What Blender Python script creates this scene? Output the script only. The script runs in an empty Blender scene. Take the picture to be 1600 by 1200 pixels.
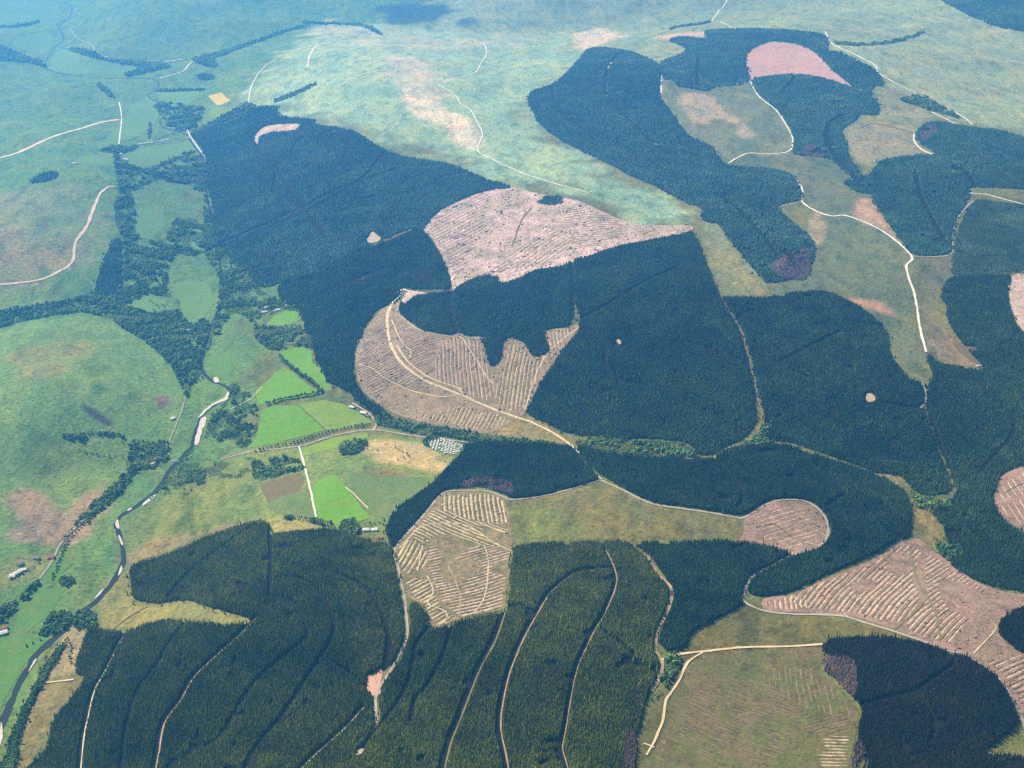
import bpy, math, random
import numpy as np
from mathutils import Vector
from mathutils.geometry import delaunay_2d_cdt

random.seed(7)
RNG = np.random.default_rng(7)
scene = bpy.context.scene
COL = scene.collection

# ------------------------------------------------------------------ camera, sky, sun, exposure
CAM_Z = 2000.0
PITCH = math.radians(28.0)          # below the horizon
FPX = 1931.0                        # focal length in pixels of the 1600 px wide frame
cam_data = bpy.data.cameras.new("camera")
cam_data.sensor_width = 36.0
cam_data.lens = 36.0 * FPX / 1600.0
cam_data.clip_start = 1.0
cam_data.clip_end = 120000.0
cam = bpy.data.objects.new("camera", cam_data)
cam.location = (0, 0, CAM_Z)
cam.rotation_euler = (math.pi / 2 - PITCH, 0, 0)
COL.objects.link(cam)
scene.camera = cam

SUN_DIR = Vector((-0.72, 0.69, 0.0)).normalized()
SUN_EL = math.radians(44)
to_sun = Vector((SUN_DIR.x * math.cos(SUN_EL), SUN_DIR.y * math.cos(SUN_EL), math.sin(SUN_EL)))
world = bpy.data.worlds.new("World")
scene.world = world
world.use_nodes = True
wn = world.node_tree.nodes
sky = wn.new("ShaderNodeTexSky")
sky.sky_type = 'NISHITA'
sky.sun_disc = False
sky.sun_elevation = SUN_EL
sky.sun_rotation = math.atan2(to_sun.x, to_sun.y)
wn["Background"].inputs["Strength"].default_value = 0.05
world.node_tree.links.new(sky.outputs["Color"], wn["Background"].inputs["Color"])
sl = bpy.data.lights.new("sun", 'SUN')
sl.energy = 5.0
sl.angle = math.radians(0.53)
sl.color = (1.0, 0.955, 0.88)
so = bpy.data.objects.new("sun", sl)
so.rotation_euler = to_sun.to_track_quat('Z', 'Y').to_euler()
so.location = (0, 0, 3000)
COL.objects.link(so)
vs = scene.view_settings
vs.view_transform = 'Standard'
vs.look = 'None'
vs.exposure = 1.05
vs.gamma = 1.0
vs.use_curve_mapping = False
scene.cycles.volume_bounces = 1
scene.cycles.use_denoising = False
scene.cycles.max_bounces = 4
scene.cycles.diffuse_bounces = 2

HAZE_DENSITY = 1.0e-4
HAZE_COLOR = (0.08, 0.40, 1.0)
HAZE_FORWARD = 0.70

# ------------------------------------------------------------------ numbers: noise, height, pixel rays
def vnoise(x, y, seed=0):
    xi = np.floor(x).astype(np.int64); yi = np.floor(y).astype(np.int64)
    fx = x - xi; fy = y - yi
    fx = fx * fx * fx * (fx * (fx * 6 - 15) + 10); fy = fy * fy * fy * (fy * (fy * 6 - 15) + 10)
    def hsh(a, b):
        n = (a * 374761393 + b * 668265263 + seed * 974634721) & 0x7fffffff
        n = ((n ^ (n >> 13)) * 1274126177) & 0x7fffffff
        return ((n ^ (n >> 16)) & 0xffff) / 32767.5 - 1.0
    a = hsh(xi, yi); b = hsh(xi + 1, yi); c = hsh(xi, yi + 1); d = hsh(xi + 1, yi + 1)
    return (a * (1 - fx) + b * fx) * (1 - fy) + (c * (1 - fx) + d * fx) * fy

def fbm(x, y, scale, octaves=3, seed=0):
    v = np.zeros_like(x, dtype=float); a = 1.0; t = 0.0
    for o in range(octaves):
        v += a * vnoise(x / scale + 17.3 * o, y / scale - 9.1 * o, seed + o)
        t += a; a *= 0.5; scale *= 0.5
    return v / t

def plane_xy(pts, z=0.0):
    p = np.asarray(pts, float)
    u = (p[:, 0] - 800) / FPX; v = (p[:, 1] - 600) / FPX
    dx = u
    dy = math.cos(PITCH) - v * math.sin(PITCH)
    dz = -math.sin(PITCH) - v * math.cos(PITCH)
    t = (np.asarray(z) - CAM_Z) / dz
    return np.stack([dx * t, dy * t], 1)

def seg_dist(px, py, line):
    """distance of points to a polyline"""
    best = np.full(px.shape, 1e18)
    L = np.asarray(line, float); n = len(L) - 1
    for i in range(n):
        ax, ay = L[i]; bx, by = L[i + 1]
        vx, vy = bx - ax, by - ay; ll = vx * vx + vy * vy + 1e-12
        t = np.clip(((px - ax) * vx + (py - ay) * vy) / ll, 0, 1)
        d = (px - ax - t * vx) ** 2 + (py - ay - t * vy) ** 2
        best = np.minimum(d, best)
    return np.sqrt(best)

RIVER_PX = [(100,-30),(100,0),(113,15),(105,30),(92,42),(100,60),(85,75),(72,95),(78,110),(130,120),(190,122),(240,124),(247,138),(232,150),
 (255,165),(262,175),(250,190),(258,200),(290,210),(303,228),(318,250),(322,300),(333,350),(338,390),(346,425),(347,470),(330,510),(320,545),(315,575),
 (330,595),(355,605),(357,620),(320,645),(304,680),(300,697),(270,730),(245,765),(215,790),(190,805),(182,820),(190,850),(192,875),
 (185,895),(160,930),(130,955),(95,990),(60,1020),(35,1060),(12,1110),(-2,1150),(-30,1220),(-60,1300)]
SIDE_PX = [(300,697),(400,700),(500,680),(600,668),(700,684),(800,692),(900,702),(1000,705),(1180,700),(1300,725),(1400,760),(1440,800),(1490,865),(1600,890),(1760,900)]
WEST_PX = [(-260,545),(-100,515),(0,497),(110,475),(180,480),(250,525),(300,585),(315,600)]
FAR_PX = [(247,138),(330,95),(400,68),(520,35),(620,40),(720,52),(900,50),(1050,42),(1130,30),(1300,15)]
VALLEYS = []   # polyline, level at its west end, level at its east end, rise beside it, width
for _px, z0, z1, amp, L in [(RIVER_PX, 0, 0, 118, 520), (SIDE_PX, 0, 55, 95, 430), (WEST_PX, 25, 0, 95, 380), (FAR_PX, 0, 20, 120, 900)]:
    VALLEYS.append((plane_xy(_px), z0, z1, amp, L))
HILLS = []   # x, y, height, rx, ry
for (px, py, hh, rx, ry) in [(90,640,60,330,420),(520,290,70,650,800),(860,360,60,500,600),(1040,520,50,500,500),(650,170,90,700,1100),
    (960,180,60,600,1100),(1240,95,70,600,1000),(420,985,55,330,330),(900,1000,35,350,330),(1440,1060,45,320,300),(950,815,25,320,240),
    (1330,420,40,600,800),(1500,330,50,500,800),(80,330,70,600,900),(200,30,60,800,1200),(1400,150,50,800,1200),(640,590,40,280,380),(710,850,20,160,200)]:
    c = plane_xy([(px, py)])[0]
    HILLS.append((c[0], c[1], hh, rx, ry))

def height(x, y):
    x = np.asarray(x, float); y = np.asarray(y, float)
    h = None; ds = []
    for line, z0, z1, amp, L in VALLEYS:
        d = seg_dist(x, y, line); ds.append(d)
        t = np.clip((x - line[:, 0].min()) / (line[:, 0].max() - line[:, 0].min()), 0, 1)
        v = z0 + (z1 - z0) * t + amp * (1 - np.exp(-(d / L) ** 2 * 0.9)) + 0.012 * np.minimum(d, 4000)
        if h is None: h = v
        else:
            k = 18.0
            m = np.minimum(h, v)
            h = m - k * np.log1p(np.exp(-np.abs(h - v) / k)) + 0.0
    dmin = np.minimum(ds[0], ds[1])
    fade = 1 - np.exp(-(dmin / 260.0) ** 2)
    for cx, cy, hh, rx, ry in HILLS:
        h = h + hh * fade * np.exp(-((x - cx) / rx) ** 2 - ((y - cy) / ry) ** 2)
    h = h + fade * (24 * fbm(x, y, 900, 2, 3) + 9.0 * fbm(x, y, 260, 2, 11))
    back = np.clip((y - 5500) / 4000, 0, 1)
    h = h + fade * ((10 + 34 * back) * (0.35 - np.abs(fbm(x, y, 620, 2, 71))) + back * 70 * fbm(x, y, 1900, 2, 73))
    far = np.clip((y - 11500) / 9000, 0, 1)
    h = h + far * 220 * (0.6 + fbm(x, y, 5000, 3, 5))
    return h

def world_xy(pts):
    p = np.asarray(pts, float)
    z = np.full(len(p), 40.0)
    for _ in range(40):
        w = plane_xy(p, z)
        z = 0.5 * z + 0.5 * height(w[:, 0], w[:, 1])
    return plane_xy(p, z)

def smooth(poly, closed, sub=4):
    P = np.asarray(poly, float); n = len(P)
    out = []
    rng = range(n) if closed else range(n - 1)
    for i in rng:
        if closed:
            p0, p1, p2, p3 = P[(i - 1) % n], P[i], P[(i + 1) % n], P[(i + 2) % n]
        else:
            p0, p1, p2, p3 = P[max(i - 1, 0)], P[i], P[i + 1], P[min(i + 2, n - 1)]
        for k in range(sub):
            t = k / sub
            out.append(0.5 * ((2 * p1) + (-p0 + p2) * t + (2 * p0 - 5 * p1 + 4 * p2 - p3) * t * t + (-p0 + 3 * p1 - 3 * p2 + p3) * t ** 3))
    if not closed: out.append(P[-1])
    return np.array(out)

def resample(line, step):
    L = np.asarray(line, float)
    s = np.concatenate([[0], np.cumsum(np.hypot(*(L[1:] - L[:-1]).T))])
    n = max(2, int(s[-1] / step) + 1)
    t = np.linspace(0, s[-1], n)
    return np.stack([np.interp(t, s, L[:, 0]), np.interp(t, s, L[:, 1])], 1)

def inside(px, py, poly):
    P = np.asarray(poly, float); n = len(P)
    c = np.zeros(px.shape, bool)
    j = n - 1
    for i in range(n):
        xi, yi = P[i]; xj, yj = P[j]
        if yi != yj:
            m = ((yi > py) != (yj > py)) & (px < (xj - xi) * (py - yi) / (yj - yi) + xi)
            c ^= m
        j = i
    return c

def outline(px_poly, smooth_it=True, rough=0.0):
    w = world_xy(smooth(px_poly, True, 4) if smooth_it else np.asarray(px_poly, float))
    if rough:
        w = resample(np.vstack([w, w[:1]]), max(rough * 2.5, 6))[:-1]
        w = w + rough * np.stack([fbm(w[:, 0], w[:, 1], rough * 9, 2, 41), fbm(w[:, 0], w[:, 1], rough * 9, 2, 77)], 1)
    return w

# ------------------------------------------------------------------ objects
def tag(o, label, cat=None, group=None, kind=None):
    o["label"] = label
    if cat: o["category"] = cat
    if group: o["group"] = group
    if kind: o["kind"] = kind
    return o

def mesh_obj(name, verts, faces, mat, parent=None, smooth_shade=False):
    me = bpy.data.meshes.new(name)
    me.from_pydata([tuple(map(float, v)) for v in verts], [], [tuple(int(i) for i in f) for f in faces])
    if mat: me.materials.append(mat)
    if smooth_shade:
        me.polygons.foreach_set("use_smooth", [True] * len(me.polygons))
    me.update()
    o = bpy.data.objects.new(name, me)
    COL.objects.link(o)
    if parent: o.parent = parent
    return o

def grid_obj(name, V, nr, nc, mat):
    """V is (nr*nc,3); fast quad grid"""
    me = bpy.data.meshes.new(name)
    idx = np.arange(nr * nc).reshape(nr, nc)
    q = np.stack([idx[:-1, :-1], idx[:-1, 1:], idx[1:, 1:], idx[1:, :-1]], -1).reshape(-1, 4)
    me.vertices.add(nr * nc); me.vertices.foreach_set("co", V.astype(np.float32).ravel())
    me.loops.add(q.size); me.loops.foreach_set("vertex_index", q.astype(np.int32).ravel())
    me.polygons.add(len(q)); me.polygons.foreach_set("loop_start", np.arange(0, q.size, 4, dtype=np.int32))
    me.polygons.foreach_set("use_smooth", np.ones(len(q), bool))
    me.update(calc_edges=True); me.validate()
    me.materials.append(mat)
    o = bpy.data.objects.new(name, me); COL.objects.link(o)
    return o

def sheet(name, W, mat, off, label, cat=None, kind="structure", step=None, holes=()):
    """a piece of ground cover draped on the terrain, cut to the world outline W"""
    dist = math.hypot(W[:, 0].mean(), W[:, 1].mean())
    step = step or dist * 0.0032
    x0, y0 = W.min(0); x1, y1 = W.max(0)
    org = W.mean(0)
    gx, gy = np.meshgrid(np.arange(x0, x1, step), np.arange(y0, y1, step))
    gx = gx.ravel() + RNG.uniform(-.2, .2, gx.size) * step; gy = gy.ravel() + RNG.uniform(-.2, .2, gy.size) * step
    m = inside(gx, gy, W)
    m &= seg_dist(gx, gy, np.vstack([W, W[:1]])) > step * 0.45
    g = np.stack([gx[m], gy[m]], 1)
    pts = np.vstack([W, g]) - org
    n = len(W)
    face = [list(range(n))]
    r = delaunay_2d_cdt([Vector(p) for p in pts], [], face, 1, 1e-4)
    V = np.array([tuple(v) for v in r[0]]) + org
    z = height(V[:, 0], V[:, 1]) + off
    zc = float(z.mean())
    o = mesh_obj(name, np.column_stack([V[:, 0] - org[0], V[:, 1] - org[1], z - zc]), r[2], mat, smooth_shade=True)
    o.location = (org[0], org[1], zc)
    for p_up in (o.data.polygons[:1]):
        if p_up.normal.z < 0: o.data.flip_normals()
    tag(o, label, cat, kind=kind)
    return o

def ribbon(name, line_w, width, mat, off, label, cat, kind="structure", step=8.0, wvar=0.28, parent=None, across=4):
    L = resample(line_w, step)
    t = np.gradient(L, axis=0); t /= np.maximum(np.hypot(t[:, 0], t[:, 1])[:, None], 1e-9)
    nrm = np.stack([-t[:, 1], t[:, 0]], 1)
    wd = np.asarray(width, float)
    if wd.ndim: wd = np.interp(np.linspace(0, 1, len(L)), np.linspace(0, 1, len(wd)), wd)
    wl = wd * (0.5 + wvar * fbm(L[:, 0], L[:, 1], 35, 2, 5)); wr = wd * (0.5 + wvar * fbm(L[:, 0], L[:, 1], 35, 2, 9))
    rows = []
    for k in range(across):
        f = k / (across - 1)
        rows.append(L + nrm * ((1 - f) * wl - f * wr)[:, None])
    V = np.stack(rows, 1).reshape(-1, 2)
    z = height(V[:, 0], V[:, 1]) + off
    org = L[len(L) // 2]; zc = float(z[len(z) // 2])
    o = grid_obj(name, np.column_stack([V - org, z - zc]), len(L), across, mat)
    o.location = (org[0], org[1], zc)
    if parent is None: tag(o, label, cat, kind=kind)
    else: o.parent = parent; o.location = Vector(o.location) - parent.location
    return o

# ------------------------------------------------------------------ materials
def new_mat(name, rough=0.9, spec=0.1):
    m = bpy.data.materials.new(name); m.use_nodes = True
    b = m.node_tree.nodes["Principled BSDF"]
    b.inputs["Roughness"].default_value = rough
    b.inputs["Specular IOR Level"].default_value = spec
    return m, m.node_tree.nodes, m.node_tree.links, b

def world_pos(n):
    return n.new("ShaderNodeNewGeometry").outputs["Position"]

def noise_node(n, l, vec, size, detail=3, rough=0.55):
    t = n.new("ShaderNodeTexNoise")
    t.inputs["Scale"].default_value = 1.0 / size
    t.inputs["Detail"].default_value = detail
    t.inputs["Roughness"].default_value = rough
    l.new(vec, t.inputs["Vector"])
    return t.outputs["Fac"]

def ramp(n, l, fac, lo, hi):
    r = n.new("ShaderNodeMapRange"); r.inputs["From Min"].default_value = lo; r.inputs["From Max"].default_value = hi
    l.new(fac, r.inputs["Value"]); return r.outputs["Result"]

def mix(n, l, fac, a, b, mode='MIX'):
    x = n.new("ShaderNodeMix"); x.data_type = 'RGBA'; x.blend_type = mode
    if isinstance(fac, (int, float)): x.inputs[0].default_value = fac
    else: l.new(fac, x.inputs[0])
    for s, v in ((6, a), (7, b)):
        if isinstance(v, tuple): x.inputs[s].default_value = (*v, 1)
        else: l.new(v, x.inputs[s])
    return x.outputs[2]

def mul(n, l, a, b):
    x = n.new("ShaderNodeMath"); x.operation = 'MULTIPLY'
    for i, v in enumerate((a, b)):
        if isinstance(v, (int, float)): x.inputs[i].default_value = v
        else: l.new(v, x.inputs[i])
    return x.outputs[0]

def bump(n, l, b, fac, dist, strength=1.0):
    u = n.new("ShaderNodeBump"); u.inputs["Distance"].default_value = dist; u.inputs["Strength"].default_value = strength
    l.new(fac, u.inputs["Height"]); l.new(u.outputs["Normal"], b.inputs["Normal"])

def mottled(name, base, second, third=None, big=60, small=9, amount=0.8, relief=0.8, streak=None, attr=False, speck=0.35, mow=None):
    """ground cover: two tones in patches, specks, and an optional streak direction"""
    m, n, l, b = new_mat(name, 0.95, 0.03)
    P = world_pos(n)
    if streak is not None:
        mp = n.new("ShaderNodeMapping"); mp.vector_type = 'POINT'
        mp.inputs["Rotation"].default_value = (0, 0, streak[0]); mp.inputs["Scale"].default_value = (1, streak[1], 1)
        l.new(P, mp.inputs["Vector"]); Ps = mp.outputs["Vector"]
    else: Ps = P
    c = base
    if attr:
        a = n.new("ShaderNodeAttribute"); a.attribute_name = "tint"; c = a.outputs["Color"]
    f1 = ramp(n, l, noise_node(n, l, Ps, big, 4, 0.62), 0.40, 0.64)
    sec = second if not attr else mix(n, l, 1.0, c, second, 'MULTIPLY')
    col = mix(n, l, mul(n, l, f1, amount), c, sec)
    if third is not None:
        f2 = ramp(n, l, noise_node(n, l, Ps, big * 0.31, 4, 0.65), 0.52, 0.72)
        th = third if not attr else mix(n, l, 1.0, c, third, 'MULTIPLY')
        col = mix(n, l, mul(n, l, f2, amount), col, th)
    f3 = noise_node(n, l, P, small, 3, 0.7)
    dk = mix(n, l, 1.0, col, (0.50, 0.52, 0.50), 'MULTIPLY')
    col = mix(n, l, mul(n, l, ramp(n, l, f3, 0.5, 0.72), speck * 1.6), col, dk)
    lt = mix(n, l, 1.0, col, (1.55, 1.5, 1.45), 'MULTIPLY')
    col = mix(n, l, mul(n, l, ramp(n, l, noise_node(n, l, P, small * 1.7, 3, 0.7), 0.54, 0.75), speck * 1.3), col, lt)
    dk2 = mix(n, l, 1.0, col, (0.66, 0.68, 0.66), 'MULTIPLY')
    col = mix(n, l, mul(n, l, ramp(n, l, noise_node(n, l, Ps, small * 4.2, 4, 0.7), 0.47, 0.66), min(1.0, speck * 1.3)), col, dk2)
    if mow:
        w = n.new("ShaderNodeTexWave"); w.wave_type = 'BANDS'; w.inputs["Scale"].default_value = 0.026; w.inputs["Distortion"].default_value = 1.2
        w.inputs["Detail"].default_value = 2
        mp2 = n.new("ShaderNodeMapping"); mp2.inputs["Rotation"].default_value = (0, 0, mow); l.new(P, mp2.inputs["Vector"]); l.new(mp2.outputs["Vector"], w.inputs["Vector"])
        col = mix(n, l, mul(n, l, w.outputs["Fac"], 0.35), col, mix(n, l, 1.0, col, (0.72, 0.78, 0.7), 'MULTIPLY'))
    l.new(col, b.inputs["Base Color"])
    bump(n, l, b, f3, relief * small * 0.35)
    return m

def foliage_mat(name, base, tip, back=0.15):
    m, n, l, b = new_mat(name, 0.85, 0.08)
    oi = n.new("ShaderNodeObjectInfo")
    P = world_pos(n)
    f = noise_node(n, l, P, 70, 4, 0.6)
    c = mix(n, l, oi.outputs["Random"], base, tip)
    dk = mix(n, l, 1.0, c, (0.58, 0.62, 0.66), 'MULTIPLY')
    c = mix(n, l, ramp(n, l, f, 0.38, 0.62), dk, c)
    lg = mix(n, l, 1.0, c, (0.66, 0.72, 0.8), 'MULTIPLY')
    c = mix(n, l, ramp(n, l, noise_node(n, l, P, 340, 3, 0.55), 0.42, 0.58), c, lg)
    vo = n.new("ShaderNodeTexVoronoi"); vo.inputs["Scale"].default_value = 1.0 / 300; l.new(P, vo.inputs["Vector"])
    sx = n.new("ShaderNodeSeparateColor"); l.new(vo.outputs["Color"], sx.inputs[0])
    c = mix(n, l, mul(n, l, sx.outputs[0], 0.65), c, mix(n, l, 1.0, c, (1.5, 1.42, 1.2), 'MULTIPLY'))
    c = mix(n, l, mul(n, l, sx.outputs[1], 0.55), c, mix(n, l, 1.0, c, (0.55, 0.66, 0.75), 'MULTIPLY'))
    wm = mix(n, l, 1.0, c, (1.55, 1.15, 0.9), 'MULTIPLY')
    c = mix(n, l, mul(n, l, ramp(n, l, noise_node(n, l, P, 26, 3, 0.65), 0.5, 0.72), 0.6), c, wm)
    l.new(c, b.inputs["Base Color"])
    return m

MAT = {}
MAT["moor"] = mottled("moorland", (0.1, 0.1, 0.05), (1.55, 1.20, 0.90), (0.45, 0.64, 0.58), big=170, small=13, attr=True, streak=(0.5, 0.45), speck=0.75, relief=1.0)
MAT["floor"] = mottled("shade_dark_forest_floor", (0.012, 0.013, 0.008), (0.018, 0.016, 0.010), big=40, small=5)  # near-black: shade under the trees and in the rides is put into the colour
MAT["needles"] = foliage_mat("spruce_needles", (0.068, 0.098, 0.008), (0.245, 0.270, 0.026))
MAT["needles_blue"] = foliage_mat("blue_green_spruce_needles", (0.017, 0.044, 0.017), (0.074, 0.124, 0.045))
MAT["needles_hazed"] = foliage_mat("haze_toned_spruce_needles", (0.024, 0.064, 0.042), (0.095, 0.175, 0.120))  # lighter, bluer needles for far stands; distance haze put into the colour
MAT["needles_dark"] = foliage_mat("dark_pine_needles", (0.018, 0.020, 0.012), (0.050, 0.044, 0.022))
MAT["needles_young"] = foliage_mat("young_spruce_needles", (0.045, 0.085, 0.040), (0.07, 0.12, 0.055))
MAT["larch"] = foliage_mat("bare_larch_twigs", (0.21, 0.135, 0.125), (0.34, 0.235, 0.205))
MAT["leaves"] = foliage_mat("broadleaf_leaves", (0.070, 0.145, 0.032), (0.185, 0.280, 0.070))
MAT["bark"] = mottled("bark", (0.07, 0.05, 0.035), (0.10, 0.075, 0.05), big=1.5, small=0.4)

# ------------------------------------------------------------------ terrain
def soft(poly_px, feather):
    return world_xy(smooth(poly_px, True, 3)), feather

BASE_NEAR = np.array([0.115, 0.130, 0.042]); 
ZONES = [  # outline in the photograph, colour of the vegetation there, soft edge in metres
 # western valley and its hills
 ([(-300,-60),(700,-60),(560,60),(420,120),(320,200),(330,330),(420,460),(420,620),(380,720),(420,800),(200,900),(100,1100),(-40,1260),(-400,1260)], (0.098,0.185,0.050), 140),
 ([(0,520),(140,490),(230,530),(280,600),(250,680),(180,760),(90,830),(-60,870),(-200,700),(-120,540)], (0.120,0.205,0.055), 60),
 ([(20,790),(60,770),(110,800),(150,750),(165,760),(120,840),(60,850),(0,840)], (0.24,0.185,0.12), 25),
 ([(0,860),(80,840),(110,870),(60,900),(0,930)], (0.190,0.200,0.060), 40),
 ([(0,310),(140,300),(130,400),(60,430),(-60,440)], (0.145,0.190,0.085), 120),
 ([(0,360),(60,385),(120,400),(70,430),(0,430)], (0.21,0.205,0.10), 60),
 ([(205,720),(290,730),(380,730),(400,800),(330,830),(215,860),(200,810),(250,770)], (0.125,0.170,0.046), 40),
 ([(205,860),(330,822),(400,808),(400,818),(300,848),(210,885)], (0.19,0.175,0.075), 15),
 ([(150,930),(205,895),(212,940),(300,940),(390,968),(310,975),(225,978),(160,985)], (0.185,0.180,0.055), 15),
 ([(100,985),(135,985),(118,1052),(60,1068)], (0.23,0.195,0.10), 8),
 ([(60,1068),(133,1056),(110,1095),(80,1140),(66,1230),(10,1230),(40,1110)], (0.15,0.142,0.055), 12),
 # valley farmland round the side road
 ([(380,700),(470,705),(600,680),(700,700),(735,710),(690,745),(640,790),(600,830),(480,830),(410,815)], (0.140,0.190,0.048), 25),
 ([(560,700),(610,690),(680,700),(705,725),(690,740),(640,725),(590,715)], (0.31,0.27,0.13), 18),
 ([(560,735),(620,735),(650,760),(610,790),(570,770)], (0.155,0.150,0.055), 20),
 ([(425,812),(500,802),(520,825),(430,835)], (0.19,0.20,0.07), 10),
 ([(128,633),(142,636),(176,660),(166,664),(140,650)], (0.060,0.055,0.045), 8),
 ([(240,622),(258,617),(263,632),(248,641)], (0.13,0.095,0.085), 10),
 ([(20,560),(70,540),(140,545),(90,580),(40,590)], (0.185,0.200,0.060), 50),
 ([(60,690),(150,690),(190,720),(120,740),(50,730)], (0.085,0.150,0.042), 50),
 ([(590,15),(640,5),(700,10),(690,35),(640,42),(600,38)], (0.045,0.075,0.075), 90),
 ([(715,30),(745,28),(755,38),(730,42)], (0.05,0.08,0.08), 50),
 # pale high moor in the middle distance, lightened further in place of haze
 ([(400,140),(520,40),(760,60),(900,60),(860,130),(830,160),(860,215),(960,270),(1090,330),(1085,350),(1000,350),(900,310),(800,290),(690,250),(560,205),(450,180)], (0.225,0.340,0.215), 120),
 ([(625,130),(660,120),(690,160),(720,180),(750,205),(745,235),(710,225),(690,200),(640,170)], (0.52,0.48,0.36), 30),
 ([(600,90),(660,100),(690,140),(640,150)], (0.36,0.37,0.28), 80),
 ([(470,50),(520,40),(660,60),(820,55),(800,75),(600,75)], (0.29,0.34,0.23), 120),
 ([(1090,345),(1125,352),(1160,400),(1195,440),(1190,460),(1140,465),(1120,440),(1105,395)], (0.165,0.185,0.085), 20),
 ([(890,60),(935,45),(980,55),(960,60),(915,80)], (0.42,0.40,0.32), 40),
 ([(1020,58),(1060,52),(1100,50),(1100,57),(1060,57),(1040,62)], (0.42,0.32,0.24), 30),
 # young plantation and rough grass on the eastern plateau
 ([(1035,125),(1170,130),(1220,180),(1237,230),(1140,250),(1100,225),(1060,180)], (0.130,0.165,0.085), 30),
 ([(1060,150),(1110,150),(1150,185),(1180,205),(1165,215),(1130,185),(1090,190)], (0.30,0.27,0.18), 25),
 ([(1130,255),(1230,240),(1320,250),(1400,380),(1425,400),(1440,520),(1445,600),(1400,570),(1350,480),(1280,455),(1200,460),(1270,380),(1250,300)], (0.100,0.130,0.068), 30),
 ([(1335,320),(1360,310),(1395,360),(1424,398),(1385,362),(1340,342)], (0.30,0.22,0.155), 12),
 ([(1325,468),(1370,470),(1400,485),(1415,500),(1390,497),(1350,480)], (0.32,0.19,0.12), 15),
 ([(1270,335),(1285,335),(1290,370),(1275,385),(1265,370)], (0.26,0.22,0.13), 12),
 ([(1425,400),(1480,400),(1485,430),(1470,460),(1480,505),(1530,570),(1450,550),(1440,510)], (0.125,0.130,0.070), 20),
 ([(1450,505),(1500,540),(1535,572),(1490,570),(1455,550)], (0.165,0.140,0.080), 20),
 ([(1320,205),(1390,190),(1440,215),(1455,245),(1360,262),(1335,240)], (0.20,0.20,0.115), 20),
 ([(1370,140),(1420,140),(1460,180),(1380,180)], (0.19,0.21,0.12), 20),
 ([(1290,60),(1480,20),(1640,60),(1640,190),(1540,195),(1400,130)], (0.22,0.29,0.185), 100),
 # near olive grassland
 ([(795,782),(937,750),(1000,782),(1165,808),(1165,840),(1000,848),(806,855)], (0.122,0.122,0.040), 15),
 ([(800,800),(870,805),(930,840),(810,852)], (0.125,0.150,0.040), 30),
 ([(1075,990),(1165,945),(1300,962),(1480,1015),(1340,1000),(1285,1010),(1290,1060),(1345,1120),(1340,1230),(990,1230),(1010,1110),(1040,1060)], (0.100,0.098,0.032), 15),
 ([(820,650),(870,678),(895,700),(830,695),(760,680)], (0.20,0.18,0.07), 15),
 ([(1375,742),(1405,745),(1425,790),(1455,800),(1470,850),(1440,845),(1425,800)], (0.19,0.155,0.055), 10),
]

def tint_at(x, y):
    n0 = fbm(x, y, 1400, 2, 21)[:, None]
    c = np.tile(BASE_NEAR, (len(x), 1))
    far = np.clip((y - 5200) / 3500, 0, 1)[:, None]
    c = c * (1 - far) + np.array([0.210, 0.285, 0.165]) * far  # ground pales with distance, haze partly put into its colour
    c = c * (1 + 0.18 * n0)
    wx = x + 45 * fbm(x, y, 160, 3, 31); wy = y + 45 * fbm(x, y, 160, 3, 37)
    for poly, colr, fe in ZONES:
        w = world_xy(smooth(poly, True, 3))
        lo = w.min(0) - 2 * fe - 60; hi = w.max(0) + 2 * fe + 60
        m = (x > lo[0]) & (x < hi[0]) & (y > lo[1]) & (y < hi[1])
        if not m.any(): continue
        k = min(1.0, fe / 40.0)
        qx = x[m] * (1 - k) + wx[m] * k; qy = y[m] * (1 - k) + wy[m] * k
        d = seg_dist(qx, qy, np.vstack([w, w[:1]]))
        s = np.where(inside(qx, qy, w), d, -d)
        a = np.clip(s / (2 * fe) + 0.5 + (0.9 * fbm(x[m], y[m], 130, 4, 55) if fe >= 15 else 0.3 * fbm(x[m], y[m], 40, 3, 55)), 0, 1)[:, None]; a = a * a * (3 - 2 * a)
        c[m] = c[m] * (1 - a) + np.array(colr) * a
    return c

ys = [-4000, -2500, -1200, -300, 300, 700, 1000, 1200, 1350]
while ys[-1] < 11800: ys.append(ys[-1] * 1.0034)
while ys[-1] < 45000: ys.append(ys[-1] * 1.05)
ys = np.array(ys)
us = np.concatenate([-np.array([6.0, 4.0, 2.8, 2.0, 1.6, 1.35, 1.2]), np.linspace(-1.1, 1.1, 317), np.array([1.2, 1.35, 1.6, 2.0, 2.8, 4.0, 6.0])])
hw = 0.46 * np.sqrt(np.maximum(ys, 0) ** 2 + 1500.0 ** 2) + 150
X = (us[None, :] * hw[:, None]).ravel(); Y = np.repeat(ys, len(us))
Z = height(X, Y)
terrain = grid_obj("terrain", np.column_stack([X, Y, Z]), len(ys), len(us), MAT["moor"])
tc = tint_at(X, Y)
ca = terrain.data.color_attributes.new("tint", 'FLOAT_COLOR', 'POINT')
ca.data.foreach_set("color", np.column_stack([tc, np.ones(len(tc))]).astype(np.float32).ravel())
tag(terrain, "rolling green and straw coloured moorland hills with river valley", "hills", kind="structure")

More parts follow.
